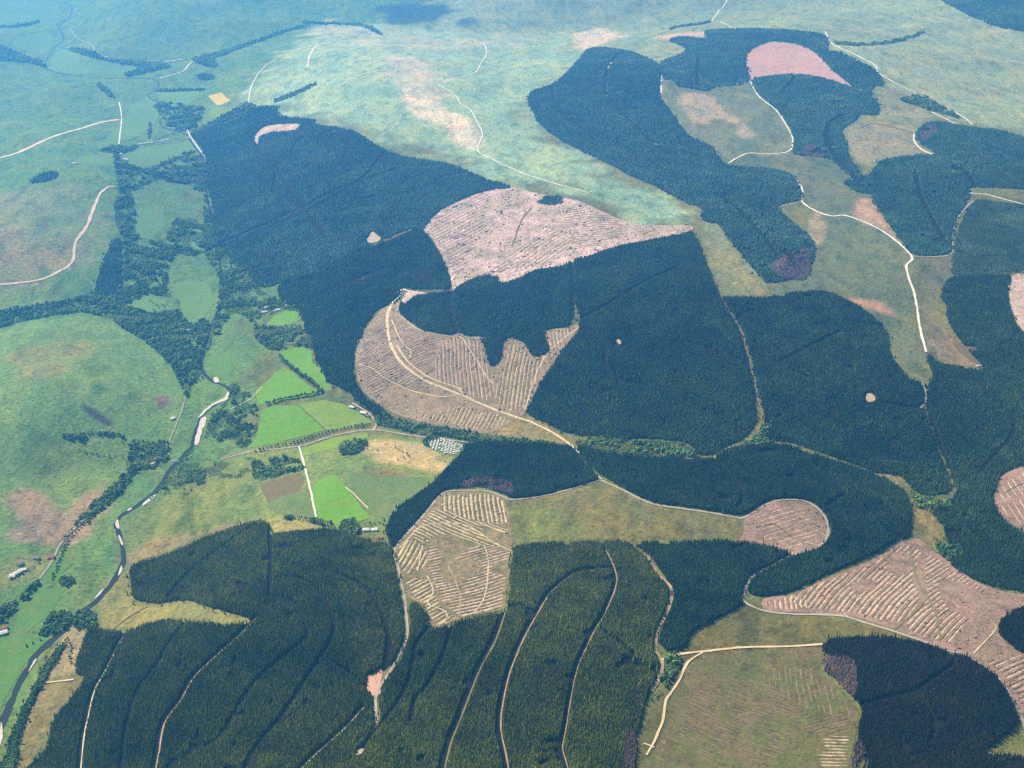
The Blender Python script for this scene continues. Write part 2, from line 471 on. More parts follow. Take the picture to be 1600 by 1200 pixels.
# from here on heights are read off the finished terrain sheet
_Zg = Z.reshape(len(ys), len(us))
def height(x, y):
    x = np.asarray(x, float); y = np.asarray(y, float)
    r = np.clip(np.searchsorted(ys, y) - 1, 0, len(ys) - 2)
    fr = np.clip((y - ys[r]) / (ys[r + 1] - ys[r]), 0, 1)
    w = hw[r] * (1 - fr) + hw[r + 1] * fr
    u = x / w
    c = np.clip(np.searchsorted(us, u) - 1, 0, len(us) - 2)
    fc = np.clip((u - us[c]) / (us[c + 1] - us[c]), 0, 1)
    return (_Zg[r, c] * (1 - fc) + _Zg[r, c + 1] * fc) * (1 - fr) + (_Zg[r + 1, c] * (1 - fc) + _Zg[r + 1, c + 1] * fc) * fr

def spot(px, py):
    w = world_xy([(px, py)])[0]
    return Vector((w[0], w[1], float(height(w[0:1], w[1:2])[0])))

# ------------------------------------------------------------------ ground cover sheets
MAT["bright_green"] = mottled("mown_pasture", (0.110, 0.265, 0.014), (0.145, 0.250, 0.022), big=45, small=6, speck=0.28, relief=0.3, mow=0.6)
MAT["green"] = mottled("pasture", (0.085, 0.190, 0.036), (0.120, 0.185, 0.045), big=60, small=8, speck=0.25, relief=0.4)
MAT["yellow_green"] = mottled("hay_meadow", (0.190, 0.265, 0.026), (0.140, 0.235, 0.030), big=40, small=7, speck=0.3, relief=0.3, mow=1.1)
MAT["far_green"] = mottled("valley_pasture", (0.112, 0.220, 0.062), (0.125, 0.200, 0.065), big=80, small=10, speck=0.25, relief=0.3)
MAT["yellow"] = mottled("ripe_field", (0.46, 0.36, 0.045), (0.40, 0.34, 0.06), big=40, small=6, speck=0.15, relief=0.3)
MAT["rough"] = mottled("rough_pasture", (0.105, 0.170, 0.044), (0.150, 0.160, 0.056), (0.10, 0.12, 0.05), big=50, small=8, speck=0.35)
MAT["heath"] = mottled("brown_heath", (0.145, 0.105, 0.048), (0.115, 0.115, 0.045), big=35, small=6, speck=0.35)
MAT["felled"] = mottled("felled_ground", (0.310, 0.225, 0.135), (0.185, 0.160, 0.080), (0.390, 0.240, 0.170), big=60, small=7, speck=0.7)
MAT["felled_pink"] = mottled("fresh_felled_ground", (0.275, 0.175, 0.135), (0.175, 0.135, 0.085), (0.345, 0.190, 0.160), big=80, small=8, speck=0.7)
MAT["felled_gray"] = mottled("old_felled_ground", (0.540, 0.395, 0.345), (0.270, 0.240, 0.160), (0.34, 0.225, 0.205), big=110, small=9, speck=0.8)
MAT["felled_red"] = mottled("red_ploughed_clearing", (0.430, 0.250, 0.235), (0.46, 0.29, 0.27), (0.37, 0.20, 0.19), big=120, small=12, speck=0.3)
MAT["brash"] = mottled("pale_brash", (0.520, 0.415, 0.235), (0.380, 0.300, 0.165), big=12, small=3, speck=0.5)
MAT["brash_pink"] = mottled("pinkish_brash", (0.500, 0.360, 0.260), (0.370, 0.260, 0.185), big=12, small=3, speck=0.5)
MAT["brash_dark"] = mottled("weathered_brash", (0.100, 0.098, 0.042), (0.140, 0.118, 0.060), big=12, small=3, speck=0.5)
MAT["furrow"] = mottled("turned_peat_ridge", (0.225, 0.150, 0.100), (0.150, 0.115, 0.055), big=15, small=3, speck=0.5)
MAT["road_pale"] = mottled("crushed_stone", (0.700, 0.650, 0.560), (0.600, 0.540, 0.440), big=30, small=4, speck=0.25, relief=0.2)
MAT["road_earth"] = mottled("earth_track", (0.390, 0.260, 0.160), (0.240, 0.175, 0.095), big=30, small=4, speck=0.3, relief=0.2)
MAT["road_gray"] = mottled("grey_gravel_road", (0.330, 0.290, 0.235), (0.280, 0.235, 0.180), big=30, small=4, speck=0.25, relief=0.2)
MAT["road_tan"] = mottled("sandy_forest_road", (0.580, 0.460, 0.280), (0.480, 0.370, 0.210), big=30, small=4, speck=0.25, relief=0.2)
MAT["road_grass"] = mottled("grassy_ride", (0.150, 0.140, 0.055), (0.220, 0.165, 0.085), big=25, small=4, speck=0.4)
MAT["gravel"] = mottled("river_shingle", (0.520, 0.475, 0.390), (0.400, 0.360, 0.285), big=12, small=3, speck=0.2, relief=0.3)
MAT["pit"] = mottled("quarry_earth", (0.430, 0.340, 0.255), (0.300, 0.235, 0.165), big=14, small=4, speck=0.5)
MAT["landing"] = mottled("salmon_earth", (0.520, 0.300, 0.220), (0.440, 0.270, 0.190), big=20, small=4, speck=0.4)
MAT["scar"] = mottled("eroded_soil", (0.600, 0.480, 0.370), (0.500, 0.400, 0.290), big=25, small=4, speck=0.3)
m, n, l, b = new_mat("river_water", 0.15, 0.18); b.inputs["Base Color"].default_value = (0.020, 0.022, 0.024, 1); b.inputs["IOR"].default_value = 1.33
bump(n, l, b, noise_node(n, l, world_pos(n), 4, 2), 0.02)
MAT["water"] = m

FIELDS = [
 ("bright_green", [(434,550),(468,541),(486,548),(488,566),(505,580),(511,598),(520,609),(506,611),(496,604),(472,582),(446,564)], "bright green pasture above the hedge of round trees, beside the wood"),
 ("bright_green", [(400,610),(441,573),(456,581),(480,600),(497,612),(488,618),(458,624),(425,630),(402,632)], "bright green pasture below the slanting hedge of round trees"),
 ("bright_green", [(408,641),(430,634),(463,633),(508,672),(472,682),(420,694),(386,701),(402,682)], "light green mown field on the river side of the valley road"),
 ("yellow_green", [(465,632),(506,625),(536,631),(562,646),(582,660),(545,668),(511,672)], "yellowish green field next to the farmhouse by the valley road"),
 ("yellow_green", [(470,702),(520,684),(575,676),(576,684),(540,697),(500,706),(473,713)], "narrow yellow green strip of meadow under the curve of the valley road"),
 ("bright_green", [(487,770),(492,754),(520,741),(540,760),(578,809),(545,820),(522,822),(494,808)], "vivid green field beside the straight lane, above two white houses"),
 ("heath", [(406,757),(470,738),(476,750),(470,766),(420,786),(411,772)], "brown rectangular rough field left of the straight lane"),
 ("rough", [(414,786),(470,768),(478,766),(491,805),(470,808),(430,800)], "dull green rough pasture below the brown rectangular field"),
 ("rough", [(545,742),(580,742),(640,745),(668,752),(612,805),(585,805),(560,785)], "mottled green pasture sloping to the dark spruce strip"),
 ("yellow", [(325,150),(346,144),(360,157),(342,165)], "small yellow square field in the far valley"),
 ("yellow_green", [(322,182),(331,172),(364,167),(370,175),(345,188)], "lime green field just below the yellow square one"),
 ("far_green", [(80,98),(92,78),(120,84),(165,95),(225,103),(205,112),(180,117),(88,112)], "pale green meadow inside the far bend of the river"),
 ("far_green", [(-20,2),(60,0),(90,5),(92,25),(80,45),(20,52),(-20,50)], "pale green meadow by the river at the far upper left"),
 ("far_green", [(22,62),(70,50),(84,58),(70,85),(30,75)], "sliver of pale meadow on the west bank of the far river"),
 ("far_green", [(250,143),(310,141),(300,160),(257,166)], "green valley field beside the looping stream"),
 ("far_green", [(190,195),(205,165),(240,158),(250,175),(235,195),(210,215),(150,232)], "long green valley floor field above the row of white caravans"),
 ("far_green", [(125,245),(175,238),(178,252),(160,258),(125,255)], "small pale green paddock west of the far hamlet"),
 ("far_green", [(195,240),(240,228),(300,222),(305,235),(260,255),(210,262),(192,255)], "green pasture just below the row of white caravans"),
 ("far_green", [(205,335),(225,325),(250,330),(258,345),(245,370),(225,372),(208,355)], "rounded green clearing in the wooded valley"),
 ("far_green", [(272,352),(310,358),(325,378),(300,395),(275,388)], "blue green meadow by the edge of the spruce forest"),
 ("far_green", [(268,445),(295,437),(325,445),(335,470),(320,490),(300,505),(282,480),(272,460)], "broad green meadow west of the wooded river"),
 ("far_green", [(190,478),(230,465),(258,470),(255,485),(220,488)], "long green glade with a few trees beside the west wood"),
 ("bright_green", [(416,508),(426,495),(446,487),(464,486),(467,500),(450,509)], "small bright green paddock below the white farm buildings"),
 ("green", [(330,560),(360,545),(370,570),(350,595),(330,585)], "green riverside pasture above the shingle bend"),
 ("green", [(62,906),(72,884),(100,862),(112,880),(86,912)], "green field beside the red roofed house by the lane"),
 ("green", [(20,985),(38,938),(60,918),(98,922),(82,958),(62,972),(30,998)], "green field on the west bank behind dark riverside trees"),
 ("green", [(-10,1012),(18,990),(92,990),(72,1003),(40,1035),(8,1090),(-20,1130)], "deep green riverside field at the lower left edge"),
]
for mk, poly, lab in FIELDS:
    sheet("field", outline(poly, mk.startswith("far") or mk == "rough", 12.0 if mk.startswith("far") else 2.5), MAT[mk], 0.5, lab, "field")

MAT["felled_striped"] = mottled("greening_felled_ground", (0.215, 0.165, 0.080), (0.120, 0.125, 0.045), (0.380, 0.225, 0.150), big=50, small=7, speck=0.7)
CLEARINGS = {
 "hill": ("felled_gray", [(661,362),(668,350),(690,328),(740,305),(770,296),(800,292),(830,300),(870,308),(900,312),(940,330),(990,350),(1030,352),(1075,352),(1080,360),(1040,370),(1000,378),(960,386),(920,400),(880,415),(840,421),(800,438),(780,441),(770,432),(745,436),(725,444),(712,453),(705,448),(700,425),(688,395),(675,372)], "large pinkish grey felled clearing on the hill between dark forests"),
 "crescent": ("felled", [(612,475),(625,470),(622,490),(640,505),(660,517),(700,525),(717,522),(735,528),(752,528),(762,566),(770,573),(782,566),(790,530),(816,534),(833,558),(858,548),(850,520),(880,512),(906,509),(880,545),(855,580),(838,610),(825,635),(815,650),(790,665),(760,678),(700,668),(660,660),(620,648),(590,630),(565,608),(556,575),(558,545),(575,510),(595,485)], "crescent shaped felled clearing with striped brash and a pale road through it"),
 "striped": ("felled_striped", [(617,860),(640,830),(668,800),(690,773),(715,769),(760,770),(785,779),(795,800),(801,850),(797,890),(791,935),(785,953),(740,961),(720,967),(700,976),(680,982),(668,965),(655,942),(640,935),(628,910),(620,885)], "tan felled clearing with fishbone brash rows above the near forest"),
 "round": ("felled_pink", [(1165,808),(1200,788),(1230,783),(1262,787),(1281,801),(1291,820),(1289,842),(1274,857),(1242,867),(1215,862),(1160,849),(1130,846),(1160,838)], "rounded pink felled clearing ringed by a forest road"),
 "far": ("felled_red", [(1167,95),(1175,80),(1200,68),(1220,67),(1250,72),(1275,85),(1300,110),(1331,136),(1300,125),(1250,115),(1200,118),(1172,125)], "far rose pink felled fan on the hilltop"),
 "big": ("felled_pink", [(1195,935),(1240,928),(1290,905),(1340,886),(1385,863),(1410,846),(1435,842),(1455,860),(1480,872),(1500,887),(1520,906),(1560,923),(1640,937),(1640,952),(1600,950),(1575,960),(1560,985),(1575,1005),(1600,1022),(1640,1030),(1640,1115),(1593,1112),(1560,1057),(1530,1034),(1500,1021),(1460,1007),(1400,985),(1340,966),(1290,960),(1240,957),(1195,953)], "wide pinkish felled clearing with diagonal brash rows above the dark stand"),
 "edge": ("felled_pink", [(1602,728),(1570,741),(1558,760),(1554,785),(1570,810),(1600,831),(1660,850),(1660,715)], "pink felled clearing cut off by the right edge"),
 "sliver": ("felled_gray", [(1582,432),(1640,420),(1640,530),(1600,518),(1583,490),(1577,460)], "pale pink grey felled strip at the right edge beside blue forest"),
 "crown": ("felled_gray", [(398,215),(410,200),(430,195),(468,194),(460,205),(430,207),(408,213),(402,225)], "small pale felled crescent inside the far left forest"),
 "tip": ("felled_gray", [(632,462),(640,455),(668,459),(650,464),(636,474),(628,475)], "thin pale felled strip at the tip of the crescent clearing"),
}
CLR = {}; CLW = {}
for k, (mk, poly, lab) in CLEARINGS.items():
    W = outline(poly, True, 2.5); CLW[k] = W
    CLR[k] = sheet("felled_clearing", W, MAT[mk], 0.8, lab, "clearing")
for mk, poly, nm, lab in [
   ("pit", [(1353,617),(1359,614),(1366,618),(1367,626),(1358,629),(1352,625)], "quarry_pit", "small round pale quarry pit alone in the dark forest"),
   ("landing", [(575,1055),(588,1056),(592,1045),(598,1048),(598,1058),(594,1070),(597,1080),(590,1087),(582,1085),(575,1075)], "log_landing", "bare pink log landing beside the near forest road"),
   ("pit", [(574,376),(582,362),(595,373),(584,380)], "soil_scar", "small triangular bare patch inside the far left forest"),
   ("pit", [(964,532),(968,530),(972,534),(968,538)], "soil_scar", "tiny bare dot in the middle of the central forest"),
   ("heath", [(1490,540),(1500,535),(1535,550),(1538,565),(1520,566)], "heather_patch", "purple heather patch at the edge of the right hand forest"),
   ("pit", [(556,1175),(562,1170),(570,1168),(566,1178),(560,1182)], "soil_scar", "small bare patch deep in the near forest"),
   ("gravel", [(334,591),(340,590),(342,597),(336,598)], "gravel_bar", "small round white shingle patch above the river bend"),
   ("gravel", [(356,612),(358,623),(347,628),(330,636),(314,651),(310,652),(320,640),(338,628),(350,622)], "gravel_bar", "long white shingle bar on the outside of the river bend"),
   ("gravel", [(314,655),(322,652),(321,662),(316,672),(312,690),(308,696),(304,694),(308,675)], "gravel_bar", "white shingle bar below the river bend"),
   ("gravel", [(246,772),(236,782),(224,790),(222,788),(234,778)], "gravel_bar", "thin pale shingle strip in the slanting river reach"),
   ("gravel", [(207,794),(200,799),(201,795)], "gravel_bar", "tiny shingle spit beside the sharp river bend"),
   ("gravel", [(184,812),(187,826),(182,824),(181,816)], "gravel_bar", "pale shingle on the tight left bend of the river"),
   ("gravel", [(186,836),(192,850),(190,852),(185,840)], "gravel_bar", "short shingle strip midway down the straight river reach"),
   ("gravel", [(190,884),(190,892),(184,900),(186,890)], "gravel_bar", "shingle strip beside the river at the tip of the near forest"),
   ("gravel", [(163,920),(158,928),(148,937),(152,930)], "gravel_bar", "pale shingle strip upstream of the dark riverside trees"),
   ("gravel", [(0,1140),(2,1128),(4,1150),(0,1168),(-4,1160)], "gravel_bar", "white shingle bar at the lower left edge"),
   ("gravel", [(54,1032),(44,1050),(48,1046),(58,1030)], "gravel_bar", "thin shingle line along the tree lined lower river"),
  ]:
    kind_cat = "gravel bar" if nm == "gravel_bar" else "bare ground"
    sheet(nm, outline(poly, True, 2.5 if nm == 'gravel_bar' else 4.5), MAT[mk], 1.5 if nm == "gravel_bar" else 1.0, lab, kind_cat, step=12)

# ------------------------------------------------------------------ river, roads, tracks
def line_w(px): return world_xy(smooth(px, False, 5))
rw = line_w(RIVER_PX)
ribbon("river", rw, [17,17,16,16,15,14,13,11,11,11,12,12,12,12,12,12,11,11,11,12,13,14,16,17], MAT["water"], 0.9, "dark winding river with pale shingle banks down the valley", "river", step=7)
WIDE = {}
ROADS = [ # name, material, width, line, label, category
 ("valley_road", "road_gray", 7, [(345,718),(395,706),(465,698),(505,686),(545,676),(583,672),(620,677),(660,683),(705,688),(745,694)], "pale valley road curving past the green fields", "road"),
 ("lane", "road_pale", 5, [(467,698),(480,745),(494,808)], "straight pale lane between the fields", "lane"),
 ("forest_road", "road_tan", 9, [(612,474),(605,500),(611,540),(630,570),(665,595),(715,615),(760,635),(800,650),(830,660),(870,680),(893,697)], "sandy forest road sweeping through the crescent clearing", "road"),
 ("forest_road", "road_tan", 6, [(620,540),(640,568),(675,592),(715,606),(722,615)], "second sandy track beside the main road in the crescent clearing", "road"),
 ("forest_road", "road_pale", 6, [(612,474),(625,462),(627,452),(640,455),(668,459)], "short pale road at the top of the crescent clearing", "road"),
 ("forest_road", "road_gray", 6, [(622,474),(623,490),(640,505),(660,517),(700,525),(717,522),(735,529),(758,528)], "pale road along the upper edge of the crescent clearing", "road"),
 ("track", "road_tan", 4, [(717,522),(735,548),(755,580),(770,600)], "sandy track down the middle of the crescent clearing", "track"),
 ("track", "road_tan", 4, [(612,500),(620,520),(632,540),(642,548),(640,560)], "faint sandy track in the upper left of the crescent clearing", "track"),
 ("track", "road_tan", 4, [(560,570),(580,575),(600,590),(640,610),(690,620),(715,616)], "winding sandy track on the lower slope of the crescent clearing", "track"),
 ("track", "road_tan", 4, [(820,640),(850,560),(905,511)], "faint track along the forest side of the crescent clearing", "track"),
 ("forest_road", "road_pale", 6, [(893,697),(900,704),(905,708)], "short pale road end where the forest road meets the valley", "road"),
 ("forest_road", "road_gray", 7, [(930,743),(937,750),(900,762),(850,775),(800,781),(785,776),(760,768),(715,767),(690,772),(668,798),(645,825),(617,858),(622,890),(632,935),(636,985),(630,1010),(615,1040),(597,1068),(588,1085),(587,1105),(589,1130)], "grey forest road along the striped clearing and down into the near forest", "road"),
 ("forest_road", "road_gray", 7, [(937,750),(975,767),(1000,780),(1030,790),(1100,800),(1150,809),(1165,808),(1200,787),(1230,781),(1262,785),(1283,800),(1293,820),(1291,842),(1273,858),(1238,868),(1205,885),(1172,905),(1162,930),(1166,943),(1195,955),(1240,960),(1310,962),(1340,970),(1400,988),(1450,1005),(1485,1018),(1510,1025),(1560,1060),(1592,1115),(1612,1160)], "long grey forest road round the pink clearing and past the dark stand", "road"),
 ("forest_road", "road_earth", 7, [(985,850),(1010,870),(1030,900),(1050,922),(1041,960),(1028,985),(1025,1015),(1034,1032),(1035,1045),(1028,1065),(1018,1080)], "brown forest road between the two near forest stands", "road"),
 ("forest_road", "road_tan", 6, [(1034,1031),(1060,1023),(1100,1018),(1160,1012),(1220,1011),(1290,1007)], "straight sandy road across the olive grassland", "road"),
 ("track", "road_tan", 5, [(1098,1020),(1075,1035),(1062,1062),(1048,1083),(1040,1095),(1037,1120),(1030,1140),(1022,1160),(1010,1180)], "winding sandy track down the edge of the olive grassland", "track"),
 ("track", "road_tan", 4, [(1022,1168),(1014,1165),(1006,1162)], "short pale spur at the foot of the winding track", "track"),
 ("forest_road", "road_pale", 8, [(1172,126),(1185,150),(1210,170),(1225,190),(1238,215),(1233,236),(1200,241),(1168,240),(1138,255)], "pale road hooking round the eastern plateau", "road"),
 ("forest_road", "road_pale", 8, [(1245,283),(1254,297),(1253,315),(1275,330),(1300,338),(1325,338),(1380,362),(1424,400),(1416,415),(1420,435),(1430,465),(1437,510),(1447,550)], "white forest road winding down the eastern plateau", "road"),
 ("forest_road", "road_gray", 7, [(1426,401),(1484,398),(1489,365),(1500,335),(1520,315)], "pale branch road under the far right forest", "road"),
 ("forest_road", "road_pale", 7, [(1514,302),(1540,304),(1570,312),(1640,330)], "pale road running off the right edge above the young plantation", "road"),
 ("track", "road_gray", 6, [(1250,316),(1230,320),(1212,325)], "short pale spur into the diagonal forest", "track"),
 ("track", "road_gray", 5, [(1273,375),(1268,405),(1262,432)], "pale track along the end of the diagonal forest", "track"),
 ("forest_road", "road_gray", 6, [(1440,600),(1446,612),(1445,628),(1438,638)], "pale road bend at the tip of the eastern grassland", "road"),
 ("track", "scar", 20, [(-40,258),(0,247),(30,238),(80,215),(130,200),(160,191),(186,187)], "broad pale earth track slanting up the upper left hillside", "track"),
 ("track", "scar", 12, [(-40,448),(0,445),(60,438),(90,425),(113,410),(118,380),(135,355),(145,330),(155,305),(168,293),(180,292)], "pinkish earth track curving up the left hillside", "track"),
 ("track", "road_pale", 6, [(388,162),(393,135),(410,108),(440,88),(490,70)], "thin pale track curving up the far moor", "track"),
 ("track", "road_pale", 6, [(685,132),(715,122),(742,114),(752,98),(760,85),(757,70),(748,66)], "thin pale track looping on top of the far moor", "track"),
 ("track", "road_pale", 6, [(685,132),(712,150),(720,163),(735,172),(745,190),(754,210),(747,236),(775,252),(820,272),(870,288),(920,302)], "long pale track down the middle of the far moor", "track"),
 ("track", "road_pale", 6, [(530,135),(550,122),(580,113),(605,110)], "faint pale hook shaped track on the far moor", "track"),
 ("track", "road_pale", 8, [(480,105),(485,85),(495,72),(515,65)], "pale worn path on the left shoulder of the far moor", "track"),
 ("far_road", "road_pale", 9, [(1136,-10),(1134,5),(1122,20),(1112,34),(1125,34),(1150,47)], "pale farm road climbing out of the far top valley", "road"),
 ("far_road", "road_pale", 9, [(1290,50),(1300,68),(1335,85),(1368,103),(1371,113),(1395,128),(1425,143),(1460,162),(1500,180),(1520,195)], "long pale road behind the far forest", "road"),
 ("track", "road_pale", 8, [(1455,175),(1470,182),(1492,193)], "short pale track beside the far road", "track"),
 ("track", "road_pale", 8, [(1429,208),(1428,220),(1440,234),(1458,242)], "pale curved track round the small far right stand", "track"),
 ("track", "road_grass", 7, [(1345,200),(1365,193),(1400,200),(1430,208)], "faint grassy track on the far right clearing", "track"),
 ("track", "road_pale", 8, [(1033,118),(1033,148)], "short white track between two far stands", "track"),
 ("track", "road_pale", 7, [(1117,136),(1140,133),(1168,130)], "short pale track below the far stand", "track"),
 ("track", "road_gray", 6, [(110,45),(120,60),(140,68),(150,80),(163,88)], "thin pale path above the far river bend", "track"),
 ("valley_road", "road_pale", 9, [(250,122),(285,112),(300,97),(330,90),(380,72),(420,60)], "pale far valley road leading to the upper left hamlet", "road"),
 ("lane", "road_pale", 6, [(186,160),(190,185),(185,232)], "thin pale lane above the far hamlet", "lane"),
 ("lane", "road_pale", 6, [(262,200),(290,203),(298,215),(310,232),(319,243)], "pale lane by the stream at the tip of the far forest", "lane"),
 ("lane", "road_gray", 5, [(62,905),(80,880),(95,850),(118,825),(150,795),(195,750),(230,722)], "lane running along the foot of the western hill", "lane"),
 ("lane", "road_gray", 4, [(262,714),(266,700),(266,688),(275,665),(285,640),(292,610)], "narrow lane following the wooded riverside", "lane"),
 ("lane", "road_gray", 4, [(345,716),(370,709),(395,705)], "short lane end by the river at the valley mouth", "lane"),
 ("lane", "road_gray", 4, [(265,720),(280,721),(300,712)], "short lane to the river bridge", "lane"),
 ("lane", "road_tan", 4, [(583,672),(588,662),(575,645),(550,630)], "short farm drive up to the house by the wood", "lane"),
 ("track", "road_tan", 4, [(540,762),(550,770),(575,795)], "faint path along the edge of the vivid green field", "track"),
 ("track", "road_grass", 4, [(175,985),(200,965),(230,948)], "grassy path in the clearing beside the near forest", "track"),
 ("track", "road_tan", 4, [(60,1068),(85,1066),(115,1062)], "faint path crossing the straw coloured riverside strip", "track"),
 ("track", "road_tan", 3, [(360,640),(390,625),(410,605)], "faint path in the riverside pasture by the shingle bend", "track"),
 ("track", "road_gray", 3, [(372,475),(395,478),(420,482)], "short drive leading to the white farm", "track"),
]
for k, (nm, mk, wd, ln, lab, cat) in enumerate(ROADS):
    ribbon(nm, line_w(ln), wd, MAT[mk], 1.3 + 0.012 * k, lab, cat)

# ------------------------------------------------------------------ rides cut through the forests (no trees there; some are surfaced)
RIDES = [  # width, surface or None, line
 (9, "road_tan", [(195,988),(180,1015),(165,1045),(146,1080),(136,1120),(128,1160),(122,1230)]),
 (8, None, [(290,973),(265,1005),(245,1040),(215,1080),(202,1120),(196,1150),(185,1230)]),
 (11, "road_earth", [(398,966),(370,995),(330,1030),(300,1060),(280,1095),(255,1130),(245,1180),(235,1230)]),
 (8, None, [(421,818),(423,850),(422,900),(421,935)]),
 (9, None, [(425,905),(460,903),(490,920),(511,945),(522,975),(515,1005),(500,1030),(470,1075),(440,1120),(400,1170),(370,1230)]),
 (8, None, [(421,935),(450,938),(470,960),(480,985),(478,998),(440,1030),(400,1065),(372,1105),(345,1150),(325,1165),(290,1180)]),
 (9, None, [(400,822),(350,855),(300,892),(262,935)]),
 (9, None, [(525,897),(560,915),(585,940),(600,970),(608,1005),(600,1045)]),
 (7, None, [(503,1025),(545,1055),(575,1080)]),
 (9, "road_tan", [(567,1105),(540,1135),(510,1162),(490,1180),(466,1205),(450,1230)]),
 (8, None, [(706,975),(700,1000),(690,1030),(668,1072),(648,1095),(642,1130)]),
 (8, None, [(668,985),(650,1010),(640,1060),(620,1100),(580,1150),(560,1180)]),
 (13, "road_grass", [(789,950),(772,1000),(750,1040),(733,1080),(718,1120),(702,1160),(692,1200),(685,1230)]),
 (11, "road_earth", [(955,890),(900,895),(860,925),(840,955),(815,1000),(795,1050),(783,1100),(780,1140),(790,1190),(795,1230)]),
 (9, "road_earth", [(945,860),(962,905),(945,955),(930,980),(915,1010),(900,1045),(890,1090),(882,1140),(877,1170),(885,1200),(890,1230)]),
 (7, None, [(930,980),(965,1005),(1000,1035),(1022,1052)]),
 (8, None, [(1020,1075),(1010,1105),(1000,1150)]),
 (8, None, [(1482,1018),(1490,1038),(1462,1058),(1430,1080),(1400,1088),(1345,1102)]),
 (8, None, [(1430,1080),(1450,1105),(1462,1135),(1452,1160)]),
 (10, None, [(897,700),(915,722),(933,745)]),
 (10, None, [(1110,712),(1135,735),(1158,765),(1160,780),(1152,796)]),
 (9, None, [(1240,705),(1300,750),(1340,785),(1380,828),(1405,840)]),
 (9, None, [(1318,775),(1290,792)]),
 (12, None, [(706,450),(705,475),(708,500),(714,520)]),
 (11, None, [(893,418),(896,460),(893,510)]),
 (12, None, [(908,512),(935,525),(948,545),(944,565),(960,590),(1000,602)]),
 (11, None, [(893,508),(960,470),(1010,440),(1060,418)]),
 (16, "road_grass", [(1124,466),(1142,492),(1160,525),(1168,560),(1178,600),(1183,630),(1188,645),(1185,665),(1172,685),(1130,702)]),
 (10, None, [(1180,535),(1200,560),(1260,590)]),
 (10, None, [(1212,568),(1260,545),(1310,520),(1324,518)]),
 (10, None, [(1240,465),(1280,495),(1322,522),(1332,545),(1370,580),(1410,610)]),
 (10, None, [(1438,638),(1410,637),(1380,630)]),
 (11, None, [(1447,630),(1458,660),(1472,700),(1488,755)]),
 (10, None, [(1508,575),(1545,615),(1580,648),(1582,680),(1560,705),(1530,740)]),
 (9, None, [(1160,690),(1230,688),(1290,712),(1370,742)]),
 (14, None, [(430,262),(455,300),(470,326),(490,345),(505,365)]),
 (13, "road_grass", [(470,326),(440,340),(400,358),(330,388)]),
 (13, None, [(470,326),(500,310),(550,288),(620,265)]),
 (12, None, [(402,225),(405,240),(432,256),(427,300)]),
 (12, None, [(457,245),(460,228),(480,212),(505,213),(515,240)]),
 (12, None, [(520,205),(545,220),(535,258)]),
 (12, None, [(600,240),(560,285),(480,330)]),
 (14, None, [(975,80),(957,95),(947,120),(946,142),(958,160),(985,190),(1015,218),(1045,242)]),
 (14, None, [(862,135),(866,155),(885,180),(910,200),(935,212),(975,232),(1010,252),(1060,275)]),
 (13, None, [(1120,305),(1145,320),(1185,360),(1215,400)]),
 (13, None, [(1092,90),(1090,135)]),
 (14, None, [(1245,115),(1235,130),(1220,145)]),
 (14, None, [(1318,180),(1295,195),(1293,220),(1310,250),(1345,285)]),
 (13, None, [(1430,270),(1440,310),(1455,340),(1475,375)]),
 (13, None, [(1475,250),(1510,270),(1525,295)]),
]
RIDE_W = []
for wd, surf, ln in RIDES:
    w = line_w(ln)
    dist_ = math.hypot(*w.mean(0))
    RIDE_W.append((w, max(wd * 0.5 * 1.45, min((dist_ - 2000) * 0.0040, 12.0))))
    if surf:
        pass
RIDE_LABELS = {0: "tan track nearest the river through the lower left forest", 2: "broad brown track through the middle of the lower left forest", 9: "tan track at the bottom of the lower left forest below the log landing",
 12: "grassy ride on the left side of the bottom middle forest", 13: "brown curved track in the bottom middle forest", 14: "tan track on the right side of the bottom middle forest", 27: "grassy stream gap in the central forest", 36: "faint grassy ride crossing the far left forest"}
for i, (wd, surf, ln) in enumerate(RIDES):
    if surf:
        lw = RIDE_W[i][0]; tg = np.gradient(lw, axis=0); tg /= np.maximum(np.hypot(*tg.T)[:, None], 1e-6)
        side = np.stack([tg[:, 1], -tg[:, 0]], 1); side *= np.sign(side[:, :1] + 1e-9)
        ribbon("forest_track_lit_strip", lw + side * wd * 0.34, wd * 0.27, MAT[surf], 1.25 + 0.01 * i, RIDE_LABELS[i], "track")  # narrow strip moved right as the sunlit side, dark floor beside it as shade
for nm, mk, wd, ln, lab, cat in ROADS:
    if nm in ("forest_road", "far_road"): RIDE_W.append((line_w(ln), wd * 0.5 + 2.5))

# ------------------------------------------------------------------ trees
def cone_tree(seed, sides=7, tiers=3, skirt=0.08):
    r = random.Random(seed); V = []; F = []
    for t in range(tiers):
        z0 = skirt + (1 - skirt) * t / tiers * 0.92; z1 = min(1.0, z0 + (1 - skirt) / tiers * (1.75 if t < tiers - 1 else 1.1))
        if t == tiers - 1: z1 = 1.0
        rad = (1 - z0) ** 0.8
        b = len(V); a0 = r.random() * 6.28
        for k in range(sides):
            a = a0 + 6.283 * (k + r.uniform(-.25, .25)) / sides; q = rad * r.uniform(0.72, 1.12)
            V.append((q * math.cos(a), q * math.sin(a), z0 + r.uniform(-.05, .04)))
        V.append((r.uniform(-.05, .05), r.uniform(-.05, .05), z1))
        for k in range(sides): F.append((b + k, b + (k + 1) % sides, b + sides))
    return V, F

